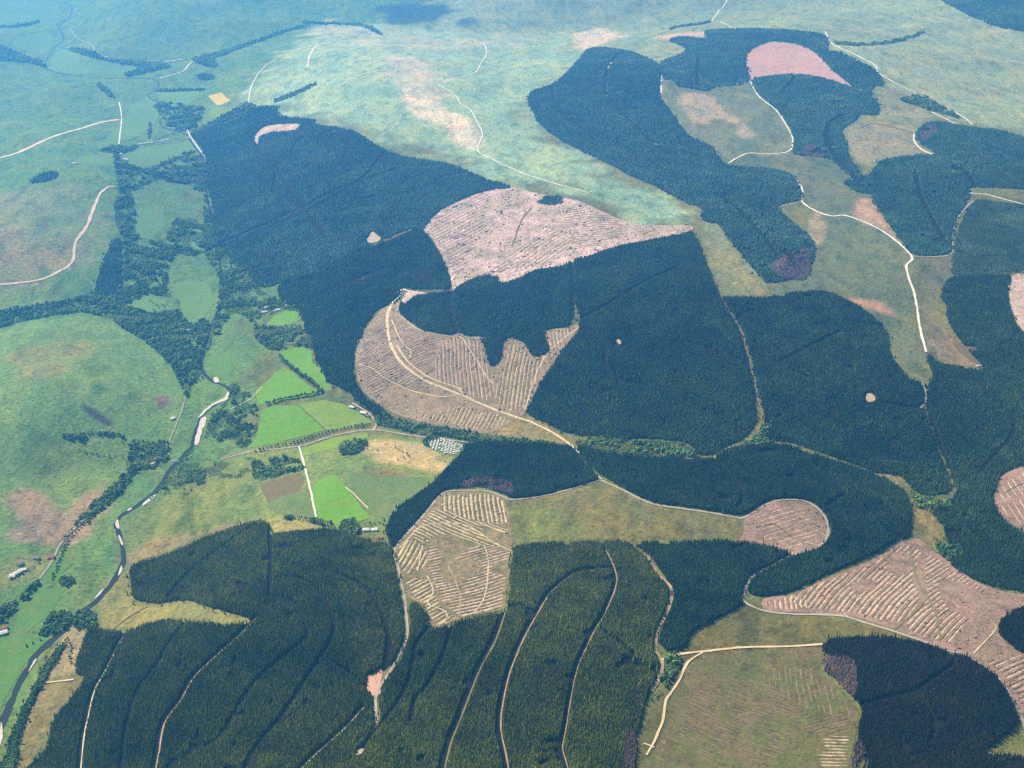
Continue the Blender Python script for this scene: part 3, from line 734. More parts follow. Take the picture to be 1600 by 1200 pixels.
ICO_V = []; 
_p = (1 + 5 ** .5) / 2
for a in (-1, 1):
    for b_ in (-_p, _p): ICO_V += [(a, b_, 0), (0, a, b_), (b_, 0, a)]
ICO_V = [Vector(v).normalized() for v in ICO_V]
ICO_F = []
for i in range(12):
    for j in range(i + 1, 12):
        for k in range(j + 1, 12):
            if all((ICO_V[p] - ICO_V[q]).length < 1.1 for p, q in ((i, j), (j, k), (i, k))):
                nrm = (ICO_V[j] - ICO_V[i]).cross(ICO_V[k] - ICO_V[i])
                ICO_F.append((i, j, k) if nrm.dot(ICO_V[i]) > 0 else (i, k, j))

def leafy_crown(seed, lumps=11):
    """uneven crown of many small leaf clumps; unit radius, standing on z=0..~1.9"""
    r = random.Random(seed); V = []; F = []
    for k in range(lumps):
        a = r.random() * 6.283; q = r.uniform(0.0, 0.68); z = r.uniform(0.45, 1.45)
        if z > 1.15: q *= 0.6
        s = r.uniform(0.34, 0.52)
        b = len(V)
        for v in ICO_V:
            f = s * r.uniform(0.7, 1.25)
            V.append((q * math.cos(a) + v.x * f, q * math.sin(a) + v.y * f, z + v.z * f * 0.85))
        F += [(b + i, b + j, b + k2) for i, j, k2 in ICO_F]
    return V, F

CONES = [cone_tree(s) for s in (1, 2, 3)]
SLIM = [cone_tree(s, 6, 2, 0.15) for s in (4, 5)]
BROAD = [leafy_crown(s, 8) for s in (6, 7, 8)]

def scatter(name, XY, protos, scale, mat, label, cat, sink=0.0):
    """one mass of trees: points carrying the tree shapes, drawn by geometry nodes"""
    n = len(XY)
    z = height(XY[:, 0], XY[:, 1]) - sink
    org = XY.mean(0); zc = float(z.mean())
    pts = np.column_stack([XY[:, 0] - org[0], XY[:, 1] - org[1], z - zc])
    V = [pts]; F = []; which = [np.zeros(n, np.int32)]
    off = n
    for i, (pv, pf) in enumerate(protos):
        V.append(np.array(pv)); which.append(np.full(len(pv), i + 1, np.int32))
        F += [tuple(a + off for a in f) for f in pf]; off += len(pv)
    V = np.vstack(V); which = np.concatenate(which)
    me = bpy.data.meshes.new(name)
    me.vertices.add(len(V)); me.vertices.foreach_set("co", V.astype(np.float32).ravel())
    L = np.array([i for f in F for i in f], np.int32)
    me.loops.add(len(L)); me.loops.foreach_set("vertex_index", L)
    me.polygons.add(len(F)); me.polygons.foreach_set("loop_start", np.arange(0, len(L), 3, dtype=np.int32))
    me.update(calc_edges=True)
    me.materials.append(mat)
    tot = len(V)
    def put(nm, tp, arr, key="value"):
        a = me.attributes.new(nm, tp, 'POINT'); a.data.foreach_set(key, arr)
    put("shape", 'INT', which)
    var = np.zeros(tot, np.int32); var[:n] = RNG.integers(0, len(protos), n); put("variant", 'INT', var)
    sc = np.ones((tot, 3), np.float32); sc[:n] = scale; put("tree_scale", 'FLOAT_VECTOR', sc.ravel(), "vector")
    rt = np.zeros((tot, 3), np.float32); rt[:n, 2] = RNG.uniform(0, 6.28, n); rt[:n, 0] = RNG.normal(0, .04, n); put("tree_turn", 'FLOAT_VECTOR', rt.ravel(), "vector")
    o = bpy.data.objects.new(name, me); COL.objects.link(o)
    o.location = (org[0], org[1], zc)
    g = bpy.data.node_groups.new(name + "_scatter", 'GeometryNodeTree')
    g.interface.new_socket("Geometry", in_out='INPUT', socket_type='NodeSocketGeometry')
    g.interface.new_socket("Geometry", in_out='OUTPUT', socket_type='NodeSocketGeometry')
    N = g.nodes; K = g.links
    gi = N.new("NodeGroupInput"); go = N.new("NodeGroupOutput"); jn = N.new("GeometryNodeJoinGeometry")
    def attr(nm, tp):
        a = N.new("GeometryNodeInputNamedAttribute"); a.data_type = tp; a.inputs["Name"].default_value = nm
        return next(s for s in a.outputs if s.enabled and s.name == "Attribute")
    def equal(sock, val):
        c = N.new("FunctionNodeCompare"); c.data_type = 'INT'; c.operation = 'EQUAL'
        ins = [s for s in c.inputs if s.enabled]
        K.new(sock, ins[0]); ins[1].default_value = val
        return c.outputs[0]
    A_shape, A_var = attr("shape", 'INT'), attr("variant", 'INT')
    A_sc, A_rt = attr("tree_scale", 'FLOAT_VECTOR'), attr("tree_turn", 'FLOAT_VECTOR')
    sp = N.new("GeometryNodeSeparateGeometry"); sp.domain = 'POINT'
    K.new(gi.outputs[0], sp.inputs["Geometry"]); K.new(equal(A_shape, 0), sp.inputs["Selection"])
    for i in range(len(protos)):
        pr = N.new("GeometryNodeSeparateGeometry"); pr.domain = 'POINT'
        K.new(gi.outputs[0], pr.inputs["Geometry"]); K.new(equal(A_shape, i + 1), pr.inputs["Selection"])
        ip = N.new("GeometryNodeInstanceOnPoints")
        K.new(sp.outputs["Selection"], ip.inputs["Points"]); K.new(pr.outputs["Selection"], ip.inputs["Instance"])
        K.new(equal(A_var, i), ip.inputs["Selection"])
        K.new(A_rt, ip.inputs["Rotation"]); K.new(A_sc, ip.inputs["Scale"])
        K.new(ip.outputs[0], jn.inputs[0])
    K.new(jn.outputs[0], go.inputs[0])
    md = o.modifiers.new("trees", 'NODES'); md.node_group = g
    return tag(o, label, cat, kind="stuff")

def fill(W, s, gap_noise=0.0, seed=0, rides=True, edge=0.0):
    x0, y0 = W.min(0); x1, y1 = W.max(0)
    a = RNG.uniform(0, 1.5)
    c = (W.min(0) + W.max(0)) / 2; R = math.hypot(x1 - x0, y1 - y0) / 2 + s
    gx, gy = np.meshgrid(np.arange(-R, R, s), np.arange(-R, R, s * 0.9))
    gx = gx.ravel() + RNG.uniform(-.27, .27, gx.size) * s; gy = gy.ravel() + RNG.uniform(-.36, .36, gy.size) * s
    X_ = c[0] + gx * math.cos(a) - gy * math.sin(a); Y_ = c[1] + gx * math.sin(a) + gy * math.cos(a)
    m = (X_ > x0) & (X_ < x1) & (Y_ > y0) & (Y_ < y1); X_, Y_ = X_[m], Y_[m]
    m = inside(X_, Y_, W); X_, Y_ = X_[m], Y_[m]
    if rides:
        for w, half in RIDE_W:
            lo = w.min(0) - half; hi = w.max(0) + half
            if hi[0] < x0 or lo[0] > x1 or hi[1] < y0 or lo[1] > y1: continue
            b = (X_ > lo[0]) & (X_ < hi[0]) & (Y_ > lo[1]) & (Y_ < hi[1])
            idx = np.nonzero(b)[0]
            if len(idx) == 0: continue
            d = seg_dist(X_[idx], Y_[idx], w)
            keep = np.ones(len(X_), bool); keep[idx[d < half + 0.8 * RNG.random(len(idx))]] = False
            X_, Y_ = X_[keep], Y_[keep]
    if rides:   # stragglers along the edge
        E = resample(np.vstack([W, W[:1]]), 9.0); E = E + RNG.normal(0, 5.5, E.shape)
        E = E[RNG.random(len(E)) < .55]
        X_ = np.concatenate([X_, E[:, 0]]); Y_ = np.concatenate([Y_, E[:, 1]])
        for hw_ in HOLES:
            lo = hw_.min(0); hi = hw_.max(0)
            if hi[0] < x0 or lo[0] > x1 or hi[1] < y0 or lo[1] > y1: continue
            k = ~inside(X_, Y_, hw_); X_, Y_ = X_[k], Y_[k]
    if gap_noise:
        f = fbm(X_, Y_, 45, 3, seed)
        m = f > gap_noise; X_, Y_ = X_[m], Y_[m]
    return np.stack([X_, Y_], 1)

STANDS = [  # material, mean height, spacing factor, outline, label
 ("needles_blue", 15, 1.0, [(302,212),(320,204),(345,195),(385,181),(400,169),(432,168),(437,182),(487,188),(492,195),(545,204),(572,217),(600,235),(640,247),(700,257),(760,281),(798,293),(770,296),(740,304),(690,327),(668,349),(660,361),(640,357),(610,370),(570,388),(500,422),(440,442),(405,448),(385,422),(360,402),(345,386),(330,352),(335,330),(325,290),(320,240)], "blue green spruce forest on the hill left of the large grey clearing"),
 ("needles_blue", 15, 1.05, [(440,444),(500,424),(570,391),(612,373),(642,360),(660,364),(672,374),(686,396),(698,426),(704,450),(680,452),(645,452),(628,450),(620,472),(592,484),(572,508),(556,542),(552,580),(563,612),(588,634),(612,652),(600,660),(575,640),(540,610),(514,598),(504,578),(490,548),(475,508),(466,484),(440,470)], "mixed dark wood between the white farm and the crescent clearing"),
 ("needles_blue", 15, 1.0, [(626,474),(640,465),(668,461),(700,456),(707,455),(722,446),(745,437),(770,433),(780,442),(800,440),(840,423),(880,417),(893,412),(896,460),(893,506),(850,517),(858,546),(833,556),(818,534),(790,530),(782,563),(772,571),(764,566),(753,528),(735,526),(717,520),(700,523),(660,514),(641,502),(626,488)], "spruce stand between the large grey clearing and the crescent clearing"),
 ("needles_blue", 15, 1.0, [(896,411),(920,402),(960,388),(1000,380),(1040,372),(1075,364),(1083,364),(1093,385),(1105,415),(1114,440),(1124,464),(1142,492),(1160,525),(1168,560),(1178,600),(1183,640),(1180,662),(1160,686),(1130,700),(1115,710),(1092,710),(1080,698),(1060,689),(1000,686),(965,689),(935,682),(890,678),(850,660),(826,648),(828,634),(840,610),(858,580),(882,546),(907,510),(896,460)], "large dark blue green forest in the centre of the picture"),
 ("needles_blue", 15, 1.0, [(1126,467),(1200,466),(1245,458),(1290,457),(1325,471),(1350,486),(1375,506),(1387,530),(1394,560),(1420,591),(1443,606),(1442,632),(1455,680),(1478,740),(1484,765),(1450,775),(1428,765),(1405,742),(1370,739),(1340,727),(1290,711),(1240,693),(1200,686),(1192,670),(1196,650),(1186,615),(1176,570),(1162,520),(1145,490)], "dark blue forest right of the stream gap with a small quarry pit in it"),
 ("needles_blue", 15, 1.0, [(1471,456),(1490,434),(1560,430),(1578,434),(1574,460),(1580,492),(1600,522),(1650,535),(1650,715),(1600,727),(1569,739),(1556,760),(1552,786),(1568,812),(1600,834),(1650,852),(1650,930),(1600,925),(1560,918),(1520,904),(1484,880),(1506,866),(1482,850),(1472,820),(1458,800),(1492,775),(1487,745),(1460,685),(1448,636),(1449,606),(1457,590),(1449,566),(1451,554),(1466,569),(1500,574),(1537,578),(1510,545),(1483,505),(1479,480)], "deep blue forest along the right edge of the picture"),
 ("needles_blue", 14, 1.0, [(1320,285),(1340,280),(1358,274),(1366,264),(1380,251),(1430,243),(1462,241),(1442,228),(1432,212),(1442,196),(1465,191),(1495,196),(1530,201),(1560,204),(1600,215),(1660,230),(1660,292),(1525,292),(1516,300),(1510,320),(1496,340),(1489,365),(1484,396),(1430,398),(1416,385),(1396,360),(1376,330),(1360,305),(1340,300)], "far right blue forest above the pale branch road"),
 ("needles_blue", 14, 1.0, [(1035,97),(1060,87),(1072,76),(1048,64),(1062,58),(1095,61),(1105,58),(1110,47),(1200,46),(1280,53),(1294,65),(1293,79),(1310,82),(1340,96),(1366,109),(1378,125),(1378,134),(1364,136),(1360,150),(1345,140),(1330,133),(1300,108),(1276,83),(1250,70),(1220,65),(1198,66),(1173,78),(1164,95),(1168,128),(1118,136),(1105,142),(1080,138),(1062,135),(1050,125),(1036,122)], "far forest band wrapped round the rose pink clearing"),
 ("needles_blue", 14, 1.0, [(1175,127),(1200,120),(1250,117),(1300,127),(1332,138),(1362,152),(1372,166),(1370,180),(1346,179),(1338,188),(1316,203),(1322,225),(1328,248),(1345,274),(1338,282),(1316,265),(1300,250),(1270,244),(1240,240),(1241,215),(1229,190),(1214,170),(1189,150)], "far forest just below the rose pink clearing"),
 ("needles_blue", 14, 1.0, [(827,147),(850,137),(866,131),(890,110),(910,87),(920,77),(940,75),(975,79),(1000,87),(1030,102),(1032,120),(1030,150),(1040,163),(1052,181),(1065,201),(1080,216),(1110,229),(1125,248),(1140,259),(1200,264),(1230,271),(1250,292),(1249,312),(1215,323),(1240,350),(1271,381),(1262,430),(1240,435),(1200,442),(1190,435),(1160,400),(1140,375),(1122,351),(1099,345),(1095,326),(1070,316),(1030,294),(1000,281),(950,256),(920,241),(880,221),(850,201),(836,181),(828,165)], "long diagonal blue forest from the far moor to the eastern plateau"),
 ("needles_blue", 14, 1.0, [(1472,0),(1500,16),(1530,31),(1560,41),(1600,49),(1700,60),(1700,-30),(1440,-30)], "far blue forest in the upper right corner"),
 ("needles_blue", 15, 1.0, [(735,694),(800,695),(890,699),(910,719),(929,742),(933,750),(890,763),(840,775),(800,779),(785,770),(750,762),(710,763),(687,770),(664,798),(640,824),(613,856),(604,835),(612,805),(650,776),(680,753),(705,726),(722,709)], "dark spruce strip south of the valley from the caravans to the striped clearing"),
 ("needles_blue", 15, 1.0, [(899,702),(920,703),(960,712),(1000,716),(1080,717),(1110,719),(1135,706),(1200,696),(1245,702),(1300,722),(1368,742),(1395,757),(1418,776),(1422,800),(1419,838),(1400,843),(1380,858),(1330,882),(1290,899),(1240,923),(1200,931),(1170,928),(1176,906),(1206,887),(1242,870),(1277,859),(1295,842),(1297,820),(1286,799),(1264,782),(1230,778),(1198,783),(1165,803),(1140,804),(1100,796),(1030,786),(1000,776),(975,763),(942,744),(920,725)], "long dark forest above the grey forest road and round the pink clearing"),
 ("needles", 14, 1.0, [(203,893),(215,882),(250,873),(300,852),(350,832),(400,817),(422,820),(425,836),(460,832),(520,830),(560,842),(590,850),(612,860),(617,885),(627,935),(631,985),(626,1010),(610,1040),(600,1050),(594,1045),(575,1055),(574,1075),(582,1088),(583,1130),(575,1142),(555,1165),(545,1240),(55,1240),(75,1170),(85,1125),(112,1095),(135,1056),(118,1052),(136,988),(152,985),(195,990),(228,978),(256,972),(290,973),(312,976),(372,977),(393,969),(360,956),(330,949),(295,939),(245,941),(214,938),(206,925)], "large dark green forest in the lower left with curved rides"),
 ("needles", 14, 1.0, [(640,950),(652,945),(665,968),(676,986),(700,980),(725,970),(785,957),(794,930),(802,870),(807,857),(850,852),(950,848),(983,852),(1008,872),(1028,902),(1046,925),(1036,960),(1023,985),(1020,1015),(1029,1040),(1024,1065),(1012,1090),(1004,1110),(994,1150),(985,1200),(980,1240),(547,1240),(560,1165),(585,1137),(593,1125),(592,1085),(602,1068),(620,1040),(635,1010),(641,985)], "dark green forest at the bottom middle with slanting tracks"),
 ("needles_blue", 15, 1.0, [(992,851),(1060,851),(1120,848),(1165,851),(1234,867),(1203,884),(1170,904),(1158,930),(1160,944),(1110,972),(1085,985),(1075,1000),(1065,1013),(1045,1018),(1032,1005),(1032,987),(1046,960),(1055,925),(1036,898),(1014,868)], "very dark stand below the pink round clearing beside the brown road"),
 ("needles_dark", 15, 1.0, [(1284,1010),(1291,1003),(1320,999),(1370,998),(1420,1003),(1478,1019),(1508,1029),(1533,1042),(1556,1062),(1576,1090),(1587,1115),(1582,1140),(1550,1165),(1545,1180),(1600,1187),(1660,1192),(1660,1240),(1350,1240),(1352,1190),(1342,1150),(1346,1110),(1335,1085),(1330,1040),(1300,1030)], "nearly black brown stand in the lower right corner"),
 ("needles_dark", 14, 1.0, [(1561,985),(1576,962),(1600,952),(1660,952),(1660,1030),(1600,1021),(1577,1005)], "small dark stand at the right edge inside the pink clearing"),
 ("leaves", 11, 1.3, [(99,1006),(98,1018),(68,1068),(50,1104),(32,1152),(24,1192),(12,1240),(-14,1240),(16,1160),(42,1096),(66,1050),(86,1020)], "dark tree belt along the east bank of the lower left river"),
 ("needles_blue", 13, 1.0, [(150,455),(158,420),(173,385),(178,375),(190,380),(188,450),(170,462)], "small dark conifer wedge at the foot of the left hillside"),
 ("needles_blue", 12, 1.0, [(50,285),(58,275),(75,269),(90,270),(88,277),(70,284),(58,286)], "small oval conifer copse on the far left moor"),
 ("needles_blue", 12, 1.0, [(840,318),(850,309),(872,307),(880,313),(876,319),(855,320)], "small dark copse inside the large grey clearing"),
 ("needles_blue", 13, 1.0, [(712,454),(722,445),(742,436),(765,430),(778,434),(772,446),(750,452)], "dark tree wedge biting into the foot of the large grey clearing"),
 ("needles_young", 6, 1.15, [(1492,398),(1496,365),(1506,338),(1524,314),(1560,316),(1660,336),(1660,418),(1560,426),(1492,430)], "pale blue green young plantation right of the branch road"),
 ("needles_blue", 12, 1.0, [(310,118),(318,115),(333,118),(332,124),(312,124)], "small square far conifer copse near the yellow field"),
]
LARCH = [
 ([(1281,1042),(1290,1028),(1312,1030),(1336,1036),(1338,1080),(1330,1090),(1305,1062)], "mauve bare larches on the left side of the lower right stand"),
 ([(1330,1185),(1336,1160),(1350,1170),(1356,1200),(1350,1230),(1332,1230)], "mauve bare larches at the bottom of the lower right stand"),
 ([(720,762),(735,752),(765,750),(800,758),(800,776),(785,770),(755,764)], "pinkish bare larch belt above the striped clearing"),
 ([(975,1180),(978,1150),(984,1138),(992,1150),(994,1180),(988,1215),(970,1230)], "purple bare larches at the right end of the bottom middle forest"),
 ([(991,1078),(996,1074),(1000,1095),(1002,1102),(996,1098)], "thin reddish larch streak in the bottom middle forest"),
 ([(436,858),(445,852),(462,855),(460,860),(442,861)], "small reddish larch clump in the lower left forest"),
 ([(1205,420),(1225,402),(1262,392),(1266,420),(1258,436),(1225,436)], "pale purple larches at the end of the diagonal forest"),
 ([(1255,232),(1275,230),(1295,238),(1290,246),(1260,243)], "faint pink larches by the hooked plateau road"),
 ([(1440,208),(1455,200),(1465,205),(1455,216),(1440,222)], "pale larch patch in the small far right stand"),
]
HOLES = [world_xy(smooth(p, True, 3)) for p in (
 [(1350,616),(1359,611),(1368,616),(1370,630),(1358,636),(1350,630)], [(572,1053),(588,1054),(592,1043),(600,1047),(600,1060),(596,1072),(599,1084),(590,1092),(580,1088),(573,1076)],
 [(572,380),(581,360),(598,374),(586,385)], [(961,534),(968,527),(975,534),(968,543)], [(553,1178),(561,1167),(573,1166),(568,1182),(560,1187)],
 [(1318,526),(1324,519),(1332,524),(1328,532)], [(640,428),(650,418),(668,424),(680,444),(668,446)], [(540,442),(570,430),(600,418),(606,424),(580,436),(545,448)],
 [(600,378),(622,366),(640,360),(642,364),(625,372),(604,384)], [(915,125),(935,128),(942,133),(925,134)], [(1006,143),(1012,142),(1016,150),(1010,152)],
 [(605,990),(612,1010),(608,1040),(600,1046),(600,1020)], [(650,1025),(662,1020),(665,1030),(652,1042)], [(1486,262),(1494,260),(1498,267),(1488,270)])] + [CLW["crown"], CLW["tip"]]
HOLES += [outline(p_, True, 3.0) for p_, _l in LARCH]

for i, (mk, hgt, sf, poly, lab) in enumerate(STANDS):
    W = outline(poly, True, 5.0)
    dist = math.hypot(W[:, 0].mean(), W[:, 1].mean())
    s = max(3.7, dist * 0.00135) * sf
    P = fill(W, s, -0.52, i)
    n = len(P)
    tall = 1 + 0.22 * fbm(P[:, 0], P[:, 1], 120, 3, 90 + i)
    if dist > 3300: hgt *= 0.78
    if dist > 4700 and mk == "needles_blue": mk = "needles_hazed"
    hh = hgt * tall * RNG.normal(1, 0.13, n).clip(.55, 1.4)
    rr = s * 0.68 * RNG.normal(1, 0.15, n).clip(.6, 1.4)
    sheet("shade_dark_forest_floor", W, MAT["floor"], 0.35, "brown needle floor with painted shade under the " + lab.split(" with ")[0], "forest floor", step=dist * 0.006)
    if mk == "leaves":
        scatter("broadleaf_wood", P, BROAD, np.column_stack([rr * 1.1, rr * 1.1, hh / 1.9]), MAT[mk], lab, "wood")
    else:
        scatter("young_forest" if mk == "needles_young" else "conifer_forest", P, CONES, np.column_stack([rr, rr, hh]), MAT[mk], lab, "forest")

for i, (poly, lab) in enumerate(LARCH):
    W = outline(poly, True, 3.0); dist = math.hypot(*W.mean(0)); s = max(4.2, dist * 0.0017)
    P = fill(W, s, -0.3, 50 + i, rides=False); n = len(P)
    scatter("larch_trees", P, SLIM, np.column_stack([np.full(n, s * .5), np.full(n, s * .5), RNG.normal(13.5, 2, n)]), MAT["larch"], lab, "larches")

WOODS = [  # spacing, gap noise, outline, label : broadleaf
 (9, 0.02, [(183,300),(205,300),(212,340),(218,372),(255,375),(268,350),(285,340),(325,350),(335,385),(300,400),(270,400),(262,440),(265,465),(235,460),(195,475),(170,468),(188,450),(192,380),(180,345)], "scattered scrub wood on the west side of the far valley"),
 (9, -0.14, [(0,487),(60,477),(110,470),(140,457),(165,462),(200,478),(250,490),(275,485),(298,508),(318,500),(330,515),(318,545),(312,575),(322,592),(300,600),(296,625),(284,605),(266,572),(236,542),(200,517),(150,492),(100,490),(40,502),(-60,525),(-60,500)], "dark broadleaf wood curling behind the rounded western hill"),
 (8, 0.06, [(322,300),(332,340),(345,390),(385,425),(405,450),(440,472),(462,485),(462,480),(440,485),(415,490),(395,505),(375,490),(352,500),(345,520),(332,520),(342,470),(338,425),(320,395),(318,330)], "broadleaf wood between the river and the far left forest"),
 (9, 0.02, [(395,512),(430,512),(470,508),(490,545),(470,540),(434,548),(410,540)], "open scrub below the white farm"),
 (6, 0.16, [(360,600),(385,610),(402,640),(400,680),(380,700),(360,690),(340,690),(325,670),(340,645),(362,630)], "open riverside scrub east of the shingle bars"),
 (5, 0.18, [(250,765),(275,740),(300,712),(345,722),(400,715),(410,745),(330,750),(280,780)], "low scrub on the flat below the river bridge"),
 (8, -0.35, [(205,690),(235,690),(262,690),(262,712),(255,728),(225,735),(205,745),(198,735)], "tree clump round the red roofed farm by the river"),
 (8, -0.3, [(195,742),(205,745),(195,765),(160,795),(140,815),(112,835),(100,848),(96,845),(120,815),(145,785),(175,760)], "dark hedge wood slanting along the foot of the western hill"),
 (8, -0.4, [(76,962),(90,957),(110,958),(115,968),(100,985),(80,995),(60,993),(68,978)], "dark tree clump on the west bank of the lower left river"),
 (8, -0.4, [(118,962),(125,957),(145,953),(152,965),(150,985),(130,986),(116,982)], "dark tree clump on the east bank of the lower left river"),
 (7, -0.35, [(92,905),(98,900),(115,902),(116,912),(108,918),(95,915)], "round tree clump in the lower left fields"),
 (8, -0.3, [(-10,955),(12,945),(26,940),(25,955),(10,968),(-10,975)], "dark trees behind the farm at the left edge"),
 (8, -0.2, [(30,932),(45,925),(50,912),(62,908),(58,918),(40,938)], "ragged hedge trees between the lower left fields"),
 (13, -0.4, [(-20,72),(10,75),(40,88),(65,97),(70,105),(40,98),(0,95),(-20,92)], "far dark wood on the west bank of the bend"),
 (13, -0.45, [(108,77),(120,75),(150,83),(163,90),(160,94),(125,85)], "far dark strip wood north of the river meadow"),
 (13, -0.4, [(160,94),(190,94),(225,97),(250,97),(265,105),(255,108),(225,115),(205,120),(195,116),(220,106),(190,100)], "far dark wood beside the river meadow"),
 (13, -0.4, [(300,95),(315,88),(345,80),(385,68),(400,62),(400,66),(350,86),(335,92),(340,104),(325,104)], "far wood at the bend of the valley road"),
 (12, -0.35, [(150,133),(160,133),(175,147),(180,153),(170,150)], "far small dark wood on the slope below the river"),
 (12, -0.3, [(300,205),(330,190),(350,180),(365,170),(380,160),(400,165),(400,172),(360,188),(325,202),(302,212)], "dark strip wood at the top of the far left forest"),
 (12, -0.35, [(160,233),(185,228),(205,230),(215,226),(212,232),(190,240),(160,238)], "dark trees of the far hamlet"),
 (12, 0.04, [(178,240),(192,250),(215,262),(260,262),(300,245),(318,250),(320,300),(290,290),(240,285),(200,300),(185,290)], "open valley scrub below the far hamlet"),
 (12, 0.05, [(240,160),(300,165),(320,170),(300,205),(265,200),(255,185)], "open scrub round the looping far stream"),
 (12, -0.2, [(1048,47),(1050,44),(1095,36),(1107,33),(1110,36),(1085,40),(1060,43)], "far strip of trees in the top valley"),
 (11, -0.15, [(1405,155),(1440,150),(1470,165),(1500,185),(1480,180),(1450,172),(1430,165)], "scrubby wood beside the long far road"),
 (8, -0.3, [(590,645),(620,656),(660,664),(720,673),(780,682),(860,692),(860,696),(780,692),(740,690),(690,682),(655,680),(620,671),(590,664)], "green hedge wood along the valley below the crescent clearing"),
 (8, -0.15, [(900,690),(935,684),(1000,690),(1060,692),(1080,702),(1090,715),(1040,713),(960,709),(915,702)], "lighter green wood on the valley floor below the central forest"),
 (9, 0.0, [(1120,712),(1140,706),(1170,690),(1200,660),(1205,672),(1190,688),(1210,692),(1160,706)], "scrub where the stream gap meets the valley"),
 (8, -0.15, [(1420,748),(1435,748),(1430,775),(1450,778),(1485,785),(1488,792),(1460,794),(1430,790)], "green scrub by the stream below the right hand forest"),
 (8, -0.1, [(1460,840),(1478,855),(1500,855),(1506,866),(1495,880),(1475,875),(1465,862)], "green scrub at the stream bend above the wide pink clearing"),
 (7, -0.1, [(1040,1022),(1060,1022),(1062,1040),(1050,1062),(1036,1085),(1022,1098),(1028,1070),(1036,1050)], "green scrub beside the winding sandy track"),
 (8, 0.1, [(395,720),(450,715),(470,722),(475,735),(440,742),(402,752)], "low scrub in the rough field left of the lane"),
 (7, -0.2, [(530,692),(560,688),(575,692),(560,708),(535,712)], "small scrub clump under the yellow green meadow strip"),
 (7, -0.2, [(660,690),(672,682),(690,684),(672,690),(668,700)], "dark trees at the west end of the caravan site"),
 (8, -0.2, [(440,810),(460,808),(500,810),(520,818),(528,828),(500,822),(470,815)], "hedge wood above the lower left forest"),
 (8, -0.4, [(535,815),(548,812),(560,820),(562,835),(545,842),(532,835)], "dark trees just left of the two white houses"),
 (14, -0.3, [(430,156),(462,143),(492,130),(493,133),(464,148),(432,160)], "thin dark scrub line in a gully above the far left forest"),
 (14, -0.3, [(250,141),(312,139),(312,142),(250,144)], "thin far hedge along the top of the streamside field"),
 (14, -0.3, [(405,62),(440,48),(480,38),(481,41),(442,52),(406,66)], "thin dark hedge line at the foot of the far moor"),
 (14, -0.25, [(480,34),(560,37),(590,48),(598,56),(588,52),(556,40),(480,37)], "thin dark hedge line along the far valley rim"),
 (14, -0.2, [(1310,66),(1360,68),(1410,60),(1440,50),(1441,53),(1412,64),(1360,72),(1310,70)], "thin scrubby stream line on the far right moor"),
 (14, -0.2, [(0,40),(30,38),(60,32),(62,35),(30,42),(0,44)], "thin far hedge beside the upper left farm"),
 (14, -0.2, [(232,196),(236,196),(236,215),(232,215)], "short far hedge above the row of caravans"),
 (12, -0.2, [(240,262),(270,248),(300,236),(302,240),(272,252),(242,266)], "thin hedge crossing the pasture below the caravans"),
 (9, 0.1, [(100,680),(160,675),(200,685),(195,692),(150,690),(110,690)], "faint scrub on the western hill above the red roofed farm"),
]
for i, (s, gap, poly, lab) in enumerate(WOODS):
    W = outline(poly, True, 4.0)
    P = fill(W, s, gap, 130 + i, rides=False); n = len(P)
    if n == 0: continue
    sz = np.exp(RNG.normal(0, .30, n)).clip(.5, 1.9)
    P2 = fill(W, s * .75, gap - .22, 131 + i, rides=False)
    P = np.vstack([P, P2]); sz = np.concatenate([sz, np.exp(RNG.normal(0, .3, len(P2))) * .42]); n = len(P)
    scatter("broadleaf_wood", P, BROAD, np.column_stack([s * .62 * sz, s * .62 * sz, np.full(n, min(s, 9) * .62) * sz]), MAT["leaves"], lab, "wood")

# ------------------------------------------------------------------ single broadleaf trees in hedges, gardens and on banks
TRUNK_MESH = None
def taper(name, h, r0, r1, mat, parent):
    V = []; F = []
    for k, (z, r) in enumerate(((0, r0), (h * .5, r0 * .72), (h, r1))):
        for a in range(6): V.append((r * math.cos(a * 1.047), r * math.sin(a * 1.047), z))
    for k in range(2):
        for a in range(6): F.append((k * 6 + a, k * 6 + (a + 1) % 6, k * 6 + 6 + (a + 1) % 6, k * 6 + 6 + a))
    for s in (-1, 1):   # two limbs
        b = len(V)
        V += [(0.2 * s, -.15, h * .55), (0.2 * s, .15, h * .55), (s * h * .32, 0, h * 1.02)]
        F.append((b, b + 1, b + 2))
    return mesh_obj(name, V, F, mat, parent)

tree_protos = []
for k in range(4):
    root = bpy.data.objects.new("broadleaf_tree", None); COL.objects.link(root)
    tr = taper("trunk", 4.5, .45, .22, MAT["bark"], root)
    v, f = leafy_crown(60 + k, 15)
    cr = mesh_obj("crown", [(x * 4.6, y * 4.6, z * 4.0 + 1.6) for x, y, z in v], f, MAT["leaves"], root)
    tree_protos.append([root, tr, cr, False])

def plant(x, y, s, label, group):
    p = random.choice(tree_protos)
    if not p[3]:
        r = p[0]; p[3] = True
    else:
        r = p[0].copy(); COL.objects.link(r)
        for ch in (p[1], p[2]):
            c = ch.copy(); COL.objects.link(c); c.parent = r
    r.location = (x, y, float(height(np.array([x]), np.array([y]))[0]) - 0.2)
    r.rotation_euler = (0, 0, random.uniform(0, 6.28)); q = s * random.uniform(.8, 1.25); r.scale = (q, q, q * random.uniform(.85, 1.15))
    tag(r, label, "tree", group)

